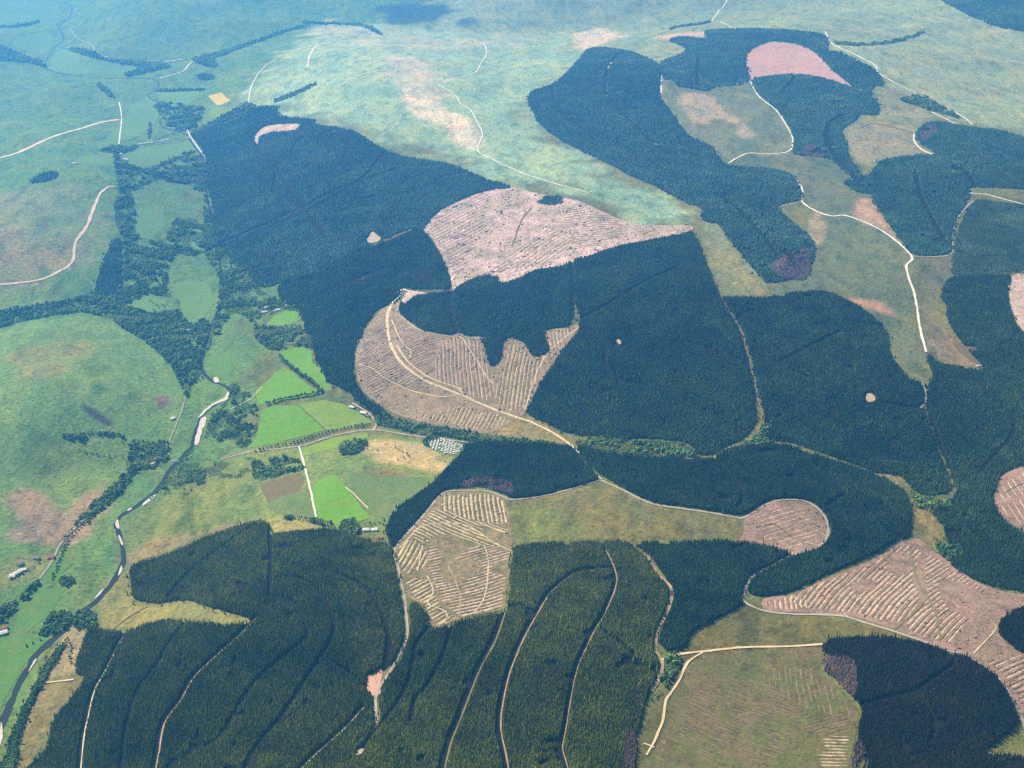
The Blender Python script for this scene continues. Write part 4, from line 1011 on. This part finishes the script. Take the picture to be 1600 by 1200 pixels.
_ONES = "first second third fourth fifth sixth seventh eighth ninth tenth eleventh twelfth thirteenth fourteenth fifteenth sixteenth seventeenth eighteenth nineteenth".split()
_TENS = {2: ("twentieth", "twenty"), 3: ("thirtieth", "thirty"), 4: ("fortieth", "forty"), 5: ("fiftieth", "fifty"), 6: ("sixtieth", "sixty")}
def ordinal(k):   # k counts from 0
    k += 1
    if k < 20: return _ONES[k - 1]
    t, u = divmod(k, 10)
    return _TENS[t][0] if u == 0 else _TENS[t][1] + "-" + _ONES[u - 1]

HEDGES = [ # spacing m, size, line, label, group
 (8, 1.6, [(437,556),(448,569),(462,580),(476,590),(490,600),(502,612)], "{} round tree from the top of the slanting hedge between the bright green pastures", "hedge between the green pastures"),
 (9, 1.45, [(418,632),(432,628),(446,624),(460,622),(475,620),(490,617),(502,613)], "{} round tree from the river end of the level hedge above the mown field", "hedge above the mown field"),
 (12, 1.0, [(400,706),(430,698),(460,693),(490,683),(520,674),(550,668),(578,664)], "{} small tree from the river end of the hedge along the valley road", "trees along the valley road"),
 (14, 1.0, [(82,905),(98,865),(112,838),(135,815)], "{} dark tree up the lane from the lower left houses below the western hill", "trees on the western lane"),
 (13, .9, [(240,222),(268,210),(300,200)], "{} small far tree from the left beside the row of white caravans", "trees by the far caravans"),
 (15, .9, [(1010,690),(1060,694)], "{} pale green tree from the left on the valley floor below the central forest", "valley floor trees"),
 (12, .9, [(578,820),(590,818),(604,822),(606,834)], "{} tree from the left in the garden of the two white houses", "garden trees of the white houses"),
 (12, 1.0, [(412,478),(424,474),(440,476),(452,484),(470,488),(472,500)], "{} tree from the left round the white farm above the paddock", "trees round the white farm"),
 (13, 1.0, [(300,705),(285,718),(270,740),(255,758),(235,780)], "{} tree downstream from the bridge on the bank of the slanting river reach", "riverbank trees"),
 (14, 1.0, [(312,560),(325,545),(332,520),(340,500),(352,492)], "{} tree counted upstream on the bank of the wooded upper river", "riverbank trees upstream"),
 (16, 1.0, [(362,612),(352,632),(336,645),(326,662),(322,684)], "{} tree counted downstream on the bank beside the white shingle bars", "trees by the shingle bars"),
 (20, .9, [(235,470),(248,478),(262,476),(240,484)], "{} tree from the left in the long green glade", "glade trees"),
 (18, .8, [(540,692),(560,700),(590,705)], "{} bush from the left in the rough grass below the valley road", "bushes in the rough grass"),
 (18, .8, [(618,700),(630,708),(640,714),(622,718)], "{} dark bush from the top on the ochre knoll beside the caravans", "bushes on the ochre knoll"),
 (15, .9, [(18,905),(30,900),(45,890),(60,880)], "{} tree from the left among the houses at the lower left edge", "trees among the lower left houses"),
 (16, .9, [(40,1010),(62,1000),(85,990)], "{} tree from the left by the field edge near the dark riverside clumps", "field edge trees"),
 (17, .8, [(125,705),(160,712),(200,715)], "{} bush from the left on the lower slope of the western hill", "bushes on the western hill"),
 (12, .9, [(562,632),(572,640),(582,650),(590,655)], "{} tree from the left beside the farmhouse by the valley road", "farmhouse trees"),
 (18, 1.0, [(105,1000),(112,1015),(108,1030),(116,1040)], "{} bush from the top in the straw coloured riverside strip", "bushes in the straw strip"),
]
for sp_, size, ln, lab, grp in HEDGES:
    L = resample(world_xy(smooth(ln, False, 4)), sp_)
    for k_, p in enumerate(L):
        plant(p[0] + random.uniform(-2, 2), p[1] + random.uniform(-2.5, 2.5), size, lab.format(ordinal(k_)), grp)

# ------------------------------------------------------------------ brash rows in the clearings
def rows(parent_key, poly_px, dirs, spacing, width, mat, hgt=0.9, name="brash_row", fan=None, broken=0.05, parent=None, W=None, mat2=None):
    par = parent or CLR[parent_key]
    W = CLW[parent_key] if W is None else W
    W = resample(np.vstack([W, W[:1]]), 22.0)[:-1]; Wc = np.vstack([W, W[:1]])
    bare_here = [resample(w_, 15.0) for (k_, _p2), w_ in zip(BARE, BARE_W) if k_ == parent_key]
    Z_ = world_xy(smooth(poly_px, True, 2))
    c = Z_.mean(0)
    pc = np.asarray(poly_px, float).mean(0)
    e = world_xy([pc, pc + np.array(dirs) * 12.0]); d = e[1] - e[0]; d /= np.hypot(*d)
    nrm = np.array([-d[1], d[0]])
    R = np.hypot(*(Z_ - c).T).max()
    k = 0
    rowlist = [(o_, mat, width) for o_ in np.arange(-R, R, spacing)]
    if mat2: rowlist += [(o_ + spacing * .5, mat2, width * (.85 if parent_key == "striped" else .5)) for o_ in np.arange(-R, R, spacing)]
    for off, mat, wdt in rowlist:
        off += random.uniform(-.12, .12) * spacing
        t = np.arange(-R, R, 7.0)
        bend = 3.0 * fbm(t + off * 0.3, np.full(len(t), off * 0.15), 160, 2, 61)
        P = c + d * t[:, None] + nrm * (off + bend)[:, None]
        ok = inside(P[:, 0], P[:, 1], Z_)
        if ok.sum() < 4: continue
        ix = np.nonzero(ok)[0]; Qx, Qy = P[ix, 0], P[ix, 1]
        ok[ix] = inside(Qx, Qy, W) & (seg_dist(Qx, Qy, Wc) > 6)
        ok &= RNG.random(len(t)) > broken * 0.35
        for bp in bare_here: ok &= ~inside(P[:, 0], P[:, 1], bp)
        i = 0
        while i < len(t):
            if not ok[i]: i += 1; continue
            j = i
            while j < len(t) and ok[j]: j += 1
            if j - i >= 4:
                Q = P[i:j]; m = len(Q)
                wv = wdt * RNG.uniform(.75, 1.25) * (0.5 + 0.3 * RNG.uniform(-1, 1, m)); wv[0] *= .4; wv[-1] *= .4
                hv = hgt * RNG.uniform(.6, 1.3, m); hv[0] *= .3; hv[-1] *= .3
                pts = []
                for fr, hh in ((-1, -.3), (-.45, .85), (.3, 1.0), (1, -.3)):
                    q = Q + nrm * (fr * wv)[:, None] + RNG.uniform(-.3, .3, (m, 2))
                    pts.append(np.column_stack([q, height(q[:, 0], q[:, 1]) + 0.8 + hh * hv]))
                V = np.stack(pts, 1).reshape(-1, 3) - np.array(par.location)
                o = grid_obj(name, V, m, 4, mat); o.parent = par
                k += 1
            i = j + 1
    return k

BARE = [("striped", [(686,842),(712,836),(728,850),(720,868),(698,872)]), ("striped", [(772,882),(797,876),(796,896),(776,898)]), ("striped", [(694,876),(736,874),(748,888),(722,910),(702,912),(690,895)]),
 ("striped", [(752,830),(778,828),(790,845),(770,848)]), ("big", [(1384,872),(1416,862),(1424,888),(1402,902)]), ("big", [(1330,912),(1362,905),(1366,918),(1338,924)]),
 ("big", [(1475,905),(1530,925),(1560,950),(1545,975),(1500,960),(1470,930)]), ("big", [(1525,1018),(1560,1006),(1590,1022),(1560,1032)]), ("crescent", [(600,600),(640,612),(690,628),(700,645),(660,645),(610,628)]),
 ("hill", [(770,320),(800,312),(815,330),(790,350),(770,345)]), ("hill", [(735,395),(775,380),(790,390),(760,412)])]
BARE_W = [outline(p_, True, 5.0) for _k, p_ in BARE]
cnt = 0
B = MAT["brash"]; BP = MAT["brash_pink"]; BD = MAT["brash_dark"]; FU = MAT["furrow"]
# striped clearing: vertical comb on top, slanting bars at the left, level bars below
cnt += rows("striped", [(695,775),(760,772),(788,782),(792,818),(745,815),(700,806),(688,790)], (0.12, 1), 12.5, 6.0, B, mat2=BD)
cnt += rows("striped", [(640,835),(668,803),(690,795),(740,815),(790,822),(795,850),(740,850),(690,835),(660,850)], (1, 0.42), 12.5, 6.0, B, mat2=BD)
cnt += rows("striped", [(620,862),(640,840),(662,852),(668,880),(640,900),(624,888)], (0.55, -1), 12.5, 6.0, B, mat2=BD)
cnt += rows("striped", [(668,855),(740,852),(796,855),(796,890),(788,950),(720,964),(690,940),(672,900)], (1, -0.30), 12.5, 6.0, BP, mat2=BD)
cnt += rows("striped", [(628,905),(668,905),(690,942),(712,966),(682,978),(660,945),(640,930)], (1, -0.55), 12.5, 6.0, B, mat2=BD)
# crescent clearing
cnt += rows("crescent", [(600,490),(608,510),(612,540),(630,572),(665,600),(640,625),(600,625),(570,605),(560,575),(565,540)], (1, -0.60), 13.5, 4.2, BP, mat2=BD)
cnt += rows("crescent", [(630,500),(660,520),(690,528),(672,560),(655,582),(635,568),(622,540),(620,505)], (1, -0.42), 13.5, 4.2, BP, mat2=BD)
cnt += rows("crescent", [(695,530),(735,532),(752,535),(765,575),(775,605),(760,628),(715,608),(678,590)], (0.10, 1), 13.5, 4.2, BP, mat2=BD)
cnt += rows("crescent", [(790,575),(795,540),(815,540),(835,562),(866,548),(845,580),(828,620),(812,645),(775,632),(778,600)], (-0.16, 1), 13.5, 4.2, B, mat2=BD)
cnt += rows("crescent", [(862,520),(895,513),(875,545),(855,552)], (0.15, 1), 13.5, 4.2, BP, mat2=BD)
cnt += rows("crescent", [(680,632),(760,642),(800,655),(785,664),(750,672),(690,662),(650,652)], (0.5, -1), 13.5, 4.2, B, mat2=BD)
# large hill clearing
cnt += rows("hill", [(672,368),(690,332),(740,310),(770,300),(760,340),(745,390),(715,440),(705,425),(690,390)], (1, -0.52), 22, 3.4, BD)
cnt += rows("hill", [(775,300),(830,303),(860,320),(850,350),(800,395),(745,425),(725,440),(750,385),(765,340)], (1, -0.62), 17, 5.0, BP)
cnt += rows("hill", [(870,322),(930,332),(985,355),(960,372),(900,392),(890,360)], (1, -0.12), 22, 3.4, BD)
cnt += rows("hill", [(790,400),(850,360),(888,362),(880,400),(830,418),(790,432),(760,430)], (1, -0.75), 22, 3.4, BD)
cnt += rows("hill", [(990,356),(1030,355),(1072,356),(1035,368),(985,374)], (1, -0.22), 17, 5.0, BP)
# wide clearing on the right
cnt += rows("big", [(1230,935),(1290,908),(1340,890),(1390,866),(1410,850),(1440,862),(1425,905),(1440,935),(1410,975),(1340,960),(1260,952)], (1, -0.92), 12.5, 5.0, BP, mat2=BD)
cnt += rows("big", [(1445,865),(1490,890),(1540,920),(1500,985),(1480,1005),(1450,998),(1415,980),(1448,930)], (1, -0.80), 12.5, 4.8, BP, mat2=BD)
cnt += rows("big", [(1198,938),(1240,930),(1270,945),(1240,955),(1200,950)], (0.1, 1), 12, 4.5, BP, mat2=BD)
cnt += rows("big", [(1530,1028),(1570,1015),(1640,1035),(1640,1105),(1600,1105),(1565,1055)], (1, -0.45), 12, 5.0, BP, mat2=BD)
cnt += rows("round", [(1180,810),(1230,790),(1275,805),(1280,835),(1245,860),(1200,850)], (1, -0.30), 16, 4.5, BP)
cnt += rows("edge", [(1565,760),(1600,735),(1650,725),(1650,840),(1600,825),(1565,795)], (0.6, 1), 18, 4.0, BP)
cnt += rows("far", [(1172,100),(1200,72),(1250,76),(1300,115),(1250,112),(1200,115)], (1, 0.04), 30, 9.0, BP, hgt=1.2)
cnt += rows("crown", [(405,212),(430,197),(466,196),(440,206)], (0.3, 1), 20, 7.0, BP)
# worn extraction tracks inside the clearings
for key, mk, wd, ln, lab in [
  ("striped", "road_tan", 5, [(624,858),(645,835),(662,822),(700,818),(735,824),(770,848),(800,862)], ""), ("striped", "road_tan", 4, [(660,853),(656,875),(652,893)], ""),
  ("striped", "road_tan", 4, [(668,900),(677,925),(669,944),(694,955),(698,968),(686,978)], ""), ("striped", "road_earth", 4, [(700,884),(713,912),(719,935),(717,964)], ""),
  ("striped", "road_tan", 4, [(757,853),(763,880),(758,930),(742,958)], ""), ("striped", "road_tan", 4, [(736,816),(790,820)], ""),
  ("hill", "road_tan", 6, [(735,338),(740,375),(748,395),(740,402)], ""), ("hill", "road_tan", 7, [(876,322),(882,345),(895,360),(885,375),(840,392),(800,405)], ""),
  ("hill", "road_pale", 7, [(706,448),(706,436),(712,430)], ""), ("hill", "road_gray", 6, [(676,372),(686,390),(700,395)], ""),
  ("big", "road_grass", 9, [(1422,858),(1432,905),(1450,935),(1462,960),(1470,1000)], ""), ("big", "road_grass", 7, [(1450,935),(1425,960),(1395,985)], ""),
  ("big", "road_tan", 6, [(1550,975),(1555,985),(1520,1022)], ""), ("round", "road_tan", 5, [(1265,848),(1275,854),(1280,852)], ""),
  ("far", "road_tan", 9, [(1228,78),(1232,92),(1245,105),(1245,116)], ""), ("edge", "brash_dark", 5, [(1570,770),(1600,755),(1640,748)], ""),
  ("round", "brash_dark", 4, [(1180,825),(1210,820),(1240,842)], ""), ("hill", "brash_dark", 8, [(800,385),(815,345),(830,325)], "")]:
    ribbon("extraction_track", line_w(ln), wd * 0.7, MAT["brash" if mk == "road_tan" else mk], 1.9, "", "", parent=CLR[key])

LITTER = leafy_crown(99, 3)
MAT["litter"] = foliage_mat("brash_litter", (0.10, 0.085, 0.045), (0.50, 0.38, 0.25))
for key, lab in [("hill", "scattered stumps and branch litter on the large grey clearing"), ("crescent", "scattered stumps and branch litter on the crescent clearing"),
                 ("striped", "scattered stumps and branch litter on the striped clearing"), ("big", "scattered stumps and branch litter on the wide pinkish clearing"), ("round", "scattered stumps and branch litter on the round pink clearing")]:
    W = CLW[key]; d_ = math.hypot(*W.mean(0)); st = d_ * 0.0028
    P = fill(W, st, -0.1, 300, rides=False); n_ = len(P); q = np.exp(RNG.normal(0, .4, n_)) * st * .22
    scatter("branch_litter", P, [LITTER], np.column_stack([q * 1.6, q, q * .45]), MAT["litter"], lab, "litter")

# young planting on the olive grassland with turned ridges
MAT["planting"] = mottled("young_planting_grass", (0.105, 0.112, 0.030), (0.155, 0.110, 0.056), (0.125, 0.155, 0.028), big=75, small=7, speck=0.7)
PW = outline([(1075,1040),(1110,1026),(1280,1012),(1278,1045),(1300,1066),(1328,1092),(1340,1115),(1336,1150),(1328,1185),(1326,1230),(1000,1230),(1020,1180),(1044,1125),(1048,1095),(1066,1065)], True, 3)
planting = sheet("planting_ground", PW, MAT["planting"], 0.6, "olive young planting with faint brown ridges below the straight sandy road", "planting")
cnt += rows(None, [(1100,1065),(1180,1060),(1250,1110),(1240,1180),(1120,1190),(1060,1150),(1070,1100)], (1, 0.40), 9, 3.0, FU, .6, "ridge", broken=.25, parent=planting, W=PW)
cnt += rows(None, [(1180,1050),(1285,1045),(1330,1110),(1320,1125),(1250,1105)], (0.22, 1), 12, 3.2, FU, .6, "ridge", broken=.25, parent=planting, W=PW)
cnt += rows(None, [(1285,1155),(1332,1150),(1326,1215),(1280,1215)], (1, 0.02), 9, 3.2, MAT["brash_pink"], .6, "ridge", parent=planting, W=PW)
cnt += rows(None, [(1235,1130),(1290,1115),(1335,1120),(1330,1150),(1285,1152)], (1, -0.25), 9, 3.0, FU, .6, "ridge", parent=planting, W=PW)
print("rows", cnt)

# ------------------------------------------------------------------ buildings
MAT["white_wall"] = mottled("white_render", (0.80, 0.79, 0.76), (0.72, 0.71, 0.67), big=6, small=1, speck=0.1, relief=0.02)
MAT["stone_wall"] = mottled("grey_stone", (0.42, 0.39, 0.34), (0.34, 0.31, 0.27), big=5, small=0.8, speck=0.3, relief=0.05)
MAT["slate"] = mottled("slate_roof", (0.22, 0.22, 0.23), (0.17, 0.17, 0.18), big=5, small=0.7, speck=0.3, relief=0.05)
MAT["pale_roof"] = mottled("pale_sheet_roof", (0.72, 0.71, 0.68), (0.62, 0.60, 0.58), big=6, small=1, speck=0.15, relief=0.03)
MAT["red_roof"] = mottled("red_tile_roof", (0.42, 0.13, 0.07), (0.36, 0.11, 0.06), big=5, small=0.8, speck=0.25, relief=0.05)
MAT["dark_glass"], n, l, b = new_mat("window_glass", 0.1, 0.5); b.inputs["Base Color"].default_value = (0.03, 0.035, 0.04, 1)

def box(x0, x1, y0, y1, z0, z1):
    V = [(x, y, z) for z in (z0, z1) for y in (y0, y1) for x in (x0, x1)]
    return V, [(0, 2, 3, 1), (4, 5, 7, 6), (0, 1, 5, 4), (2, 6, 7, 3), (0, 4, 6, 2), (1, 3, 7, 5)]

def house(px, py, ln, wd, hgt, rot, wall, roof, label, cat="house", name="house", chimney=True, group=None):
    c = spot(px, py)
    r = bpy.data.objects.new(name, None); COL.objects.link(r); r.location = c - Vector((0, 0, .4)); r.rotation_euler = (0, 0, math.radians(rot))
    ln *= 1.2; wd *= 1.2; a, w = ln / 2, wd / 2; rise = wd * .24
    V, F = box(-a, a, -w, w, 0, hgt)
    V += [(-a, 0, hgt + rise), (a, 0, hgt + rise)]; F[1] = (4, 5, 7, 6); F += [(4, 6, 8), (5, 9, 7)]; F.pop(1)
    mesh_obj("wall", V, F, MAT[wall], r)
    e = .5; t = .25
    rv = []; rf = []
    for s in (-1, 1):
        b = len(rv)
        rv += [(-a - e, s * (w + e), hgt - e * .72 + .05), (a + e, s * (w + e), hgt - e * .72 + .05), (a + e, 0, hgt + rise + .05), (-a - e, 0, hgt + rise + .05),
               (-a - e, s * (w + e), hgt - e * .72 + .05 + t), (a + e, s * (w + e), hgt - e * .72 + .05 + t), (a + e, 0, hgt + rise + .05 + t), (-a - e, 0, hgt + rise + .05 + t)]
        rf += [(b, b + 1, b + 2, b + 3), (b + 4, b + 5, b + 6, b + 7), (b, b + 1, b + 5, b + 4), (b + 1, b + 2, b + 6, b + 5), (b + 3, b, b + 4, b + 7)]
    ro = mesh_obj("roof", rv, rf, MAT[roof], r)
    if chimney:
        V, F = box(a - 1.6, a - .6, -.5, .5, hgt + rise - .6, hgt + rise + 1.5); mesh_obj("chimney", V, F, MAT["stone_wall"], ro)
    k = max(2, int(ln / 3.5))
    for i in range(k):
        x = -a + ln * (i + .5) / k
        if i == k // 2: V, F = box(x - .5, x + .5, -w - .06, -w + .1, 0.3, 2.4); mesh_obj("door", V, F, MAT["dark_glass"], r)
        else: V, F = box(x - .55, x + .55, -w - .05, -w + .1, 1.3, 2.6); mesh_obj("window", V, F, MAT["dark_glass"], r)
    return tag(r, label, cat, group)

HOUSES = [
 (417,481,14,8,4,20,"white_wall","pale_roof","white house at the upper left of the farm above the paddock"),
 (413,488,18,10,4,10,"white_wall","pale_roof","pale shed at the lower left of the farm above the paddock"),
 (426,489,20,9,4.5,25,"stone_wall","slate","slate roofed long house in the middle of the white farm"),
 (434,485,17,10,5,25,"white_wall","pale_roof","white gabled house in the middle of the farm above the paddock"),
 (447,478,10,7,3.5,0,"white_wall","pale_roof","small white cottage at the right end of the farm above the paddock"),
 (437,511,8,5,3,0,"white_wall","pale_roof","tiny white hut below the bright green paddock"),
 (293,517,16,9,4.5,35,"white_wall","pale_roof","larger white house in the wood west of the river"),
 (300,519,12,8,4,-10,"white_wall","slate","smaller slate roofed house in the wood west of the river"),
 (310,536,12,8,4,0,"white_wall","pale_roof","white cottage by the dark reach of the upper river"),
 (550,637,15,8,4.5,-20,"white_wall","pale_roof","white cottage at the end of the drive by the wood"),
 (568,646,18,10,5,-20,"stone_wall","pale_roof","grey farmhouse beside the yellowish field"),
 (575,650,12,8,4,-20,"white_wall","slate","white farm shed next to the grey farmhouse"),
 (572,829,15,9,5,5,"white_wall","pale_roof","left one of the two white houses above the lower left forest"),
 (585,829,15,9,5,10,"white_wall","pale_roof","right one of the two white houses above the lower left forest"),
 (593,841,12,8,4,-15,"white_wall","red_roof","small red roofed shed below the two white houses"),
 (239,719,19,9,4.5,40,"white_wall","red_roof","red roofed farmhouse among trees by the river bridge"),
 (244,717,14,8,4.5,40,"white_wall","pale_roof","white wing beside the red roofed farmhouse"),
 (238,725,18,8,3.5,30,"stone_wall","pale_roof","pale shed just below the red roofed farmhouse"),
 (240,700,9,6,3.5,10,"white_wall","pale_roof","small white cottage above the red roofed farmhouse"),
 (270,655,14,9,5,60,"white_wall","pale_roof","white house beside the wooded riverside lane"),
 (80,872,15,9,4.5,10,"stone_wall","red_roof","red roofed house beside the lower left green field"),
 (57,873,14,8,4,0,"stone_wall","slate","grey slate house just left of the red roofed one"),
 (32,882,15,8,4.5,45,"stone_wall","slate","grey slate house behind the long white barn"),
 (37,891,11,7,4,20,"white_wall","pale_roof","small white cottage beside the long white barn"),
 (25,897,28,9,4.5,50,"white_wall","pale_roof","long white barn at the lower left"),
 (19,902,12,8,4,30,"white_wall","pale_roof","white outbuilding at the foot of the long barn"),
 (7,982,14,8,4.5,30,"stone_wall","red_roof","red roofed house at the left edge above the river fields"),
 (4,990,20,10,4.5,30,"white_wall","pale_roof","white barn at the left edge above the river fields"),
 (107,75,20,10,5,0,"white_wall","pale_roof","white far house by the track above the river bend"),
 (42,93,20,10,5,0,"white_wall","pale_roof","white far farm on the west bank of the bend"),
 (166,90,18,10,5,20,"white_wall","pale_roof","white far house where the path meets the strip wood"),
 (262,97,26,12,5,5,"white_wall","pale_roof","leftmost pale barn of the far upper left hamlet"),
 (271,96,26,12,5,10,"white_wall","pale_roof","second pale barn of the far upper left hamlet"),
 (281,94,26,12,5,5,"white_wall","pale_roof","middle white house of the far upper left hamlet"),
 (291,93,18,10,5,5,"stone_wall","slate","small slate house near the right end of the far hamlet"),
 (374,172,18,9,5,10,"white_wall","pale_roof","white far house in the dark strip wood"),
 (367,182,14,8,4,0,"white_wall","pale_roof","small white far cottage under the dark strip wood"),
 (188,242,18,10,5,80,"white_wall","pale_roof","white house of the valley hamlet by the thin lane"),
 (196,250,24,10,5,5,"white_wall","pale_roof","long white house below the valley hamlet"),
 (204,236,18,9,4.5,10,"stone_wall","slate","slate house between the hamlet and the caravans"),
 (148,240,16,9,4.5,10,"white_wall","slate","small far house at the west end of the hamlet"),
 (116,256,16,9,4.5,10,"white_wall","pale_roof","lone far cottage west of the hamlet"),
 (293,216,16,9,4.5,40,"white_wall","pale_roof","white far cottage by the stream lane"),
 (1458,161,18,10,5,20,"white_wall","pale_roof","white far cottage beside the long road behind the forest"),
 (1443,45,20,10,5,0,"white_wall","pale_roof","lone white cottage on the far right moor"),
 (1442,148,16,9,4.5,0,"stone_wall","pale_roof","pale far shed in the scrub by the long road"),
 (1530,572,14,6,3,0,"white_wall","pale_roof","small white hut by the purple heather patch"),
 (1546,1178,5,4,3,0,"white_wall","pale_roof","tiny white hut at the edge of the lower right stand"),
 (268,375,14,8,4,0,"white_wall","pale_roof","white cottage in the scrub wood of the far valley"),
 (740,694,16,9,4.5,0,"white_wall","pale_roof","white reception building at the end of the caravan site"),
]
for (px, py, a, w, h_, rot, wm, rm, lab) in HOUSES:
    barn = any(q in lab for q in ("barn", "shed", "hut", "building"))
    house(px, py, a, w, h_, rot, wm, rm, lab, "barn" if "barn" in lab else "shed" if "shed" in lab else "hut" if "hut" in lab else "house",
          "barn" if "barn" in lab else "shed" if "shed" in lab else "hut" if "hut" in lab else "house", not barn)

# ------------------------------------------------------------------ caravans
MAT["caravan"] = mottled("cream_caravan", (0.80, 0.77, 0.68), (0.74, 0.70, 0.60), big=4, small=1, speck=0.1, relief=0.02)
def caravan_proto():
    r = bpy.data.objects.new("caravan", None); COL.objects.link(r)
    V, F = box(-4.6, 4.6, -1.6, 1.6, .35, 2.6); mesh_obj("body", V, F, MAT["caravan"], r)
    V = []; F = []
    for x in (-4.75, 4.75):
        V += [(x, -1.7, 2.6), (x, -1.7, 2.75), (x, 0, 3.15), (x, 1.7, 2.75), (x, 1.7, 2.6)]
    F = [(0, 1, 6, 5), (1, 2, 7, 6), (2, 3, 8, 7), (3, 4, 9, 8), (4, 0, 5, 9), (4, 3, 2, 1, 0), (5, 6, 7, 8, 9)]
    mesh_obj("roof", V, F, MAT["pale_roof"], r)
    V, F = box(-4.66, -4.58, -1.2, 1.2, 1.3, 2.2); mesh_obj("window", V, F, MAT["dark_glass"], r)
    for s in (-1, 1):
        V, F = box(-1.0, -.2, s * 1.55 - .1, s * 1.55 + .1, 0, .5); mesh_obj("wheel", V, F, MAT["dark_glass"], r)
    return r
cproto = caravan_proto(); cused = False
def place_caravan(x, y, rot, label, group):
    global cused
    if not cused: r = cproto; cused = True
    else:
        r = cproto.copy(); COL.objects.link(r)
        for ch in list(cproto.children):
            c = ch.copy(); COL.objects.link(c); c.parent = r
    r.location = (x, y, float(height(np.array([x]), np.array([y]))[0])+.1); r.rotation_euler = (0, 0, rot)
    tag(r, label, "caravan", group)
SITE = outline([(666,694),(672,686),(690,684),(702,688),(722,694),(724,702),(716,711),(700,711),(680,705)], True)
sheet("caravan_site_ground", SITE, MAT["rough"], 0.5, "grassy ground of the caravan site between the dark trees", "field", step=10)
cx0, cy0 = SITE.mean(0)
ang = math.atan2(*(world_xy([(724,704)])[0] - world_xy([(668,690)])[0])[::-1])
SITE_C = np.vstack([SITE, SITE[:1]]); shown = 0
for row in range(-12, 13):
    spots = []
    for k in range(-14, 15):
        u, v = k * 10.5 + (row % 2) * 5 + random.uniform(-1.2, 1.2), row * 11.5 + random.uniform(-1.2, 1.2)
        rot = ang + 1.15 + (0.55 if k < -1 else -0.35 if k > 3 else 0.1) + random.uniform(-.18, .18)
        x = cx0 + u * math.cos(ang) - v * math.sin(ang); y = cy0 + u * math.sin(ang) + v * math.cos(ang)
        q = np.array([x]), np.array([y])
        if random.random() > 0.07 and inside(*q, SITE)[0] and seg_dist(*q, SITE_C)[0] > 3: spots.append((x, y, rot))
    if not spots: continue
    for k, (x, y, rot) in enumerate(sorted(spots)):
        place_caravan(x, y, rot, "%s caravan from the left in the %s row from the front of the packed site" % (ordinal(k), ordinal(shown)), "caravans on the valley site")
    shown += 1
L = resample(world_xy([(214,226),(230,224),(250,221),(263,218)]), 9.0)
for i, p in enumerate(L):
    place_caravan(p[0], p[1], 1.25, "%s white caravan from the left in the long front row in the far valley" % ordinal(i), "caravans in the far valley row")
    if i % 3: place_caravan(p[0] + 2, p[1] + 26, 1.25, "%s white caravan from the left in the long back row in the far valley" % ordinal(i - i // 3 - 1), "caravans in the far valley back row")

# ------------------------------------------------------------------ haze
hm = bpy.data.materials.new("haze"); hm.use_nodes = True
hn = hm.node_tree.nodes; hn.remove(hn["Principled BSDF"])
pv = hn.new("ShaderNodeVolumePrincipled")
pv.inputs["Color"].default_value = (*HAZE_COLOR, 1)
pv.inputs["Density"].default_value = HAZE_DENSITY
pv.inputs["Absorption Color"].default_value = (0.4, 0.4, 0.4, 1)
pv.inputs["Anisotropy"].default_value = HAZE_FORWARD
hm.node_tree.links.new(pv.outputs[0], hn["Material Output"].inputs["Volume"])
hx = float(np.abs(X).max()) + 500
V, F = box(-hx, hx, float(ys[0]) - 500, float(ys[-1]) + 500, float(Z.min()) - 2, max(CAM_Z + 60, float(Z.max()) + 20))
haze = mesh_obj("haze", V, F, hm)
tag(haze, "thin blue haze filling the air over the valley", "haze", kind="stuff")
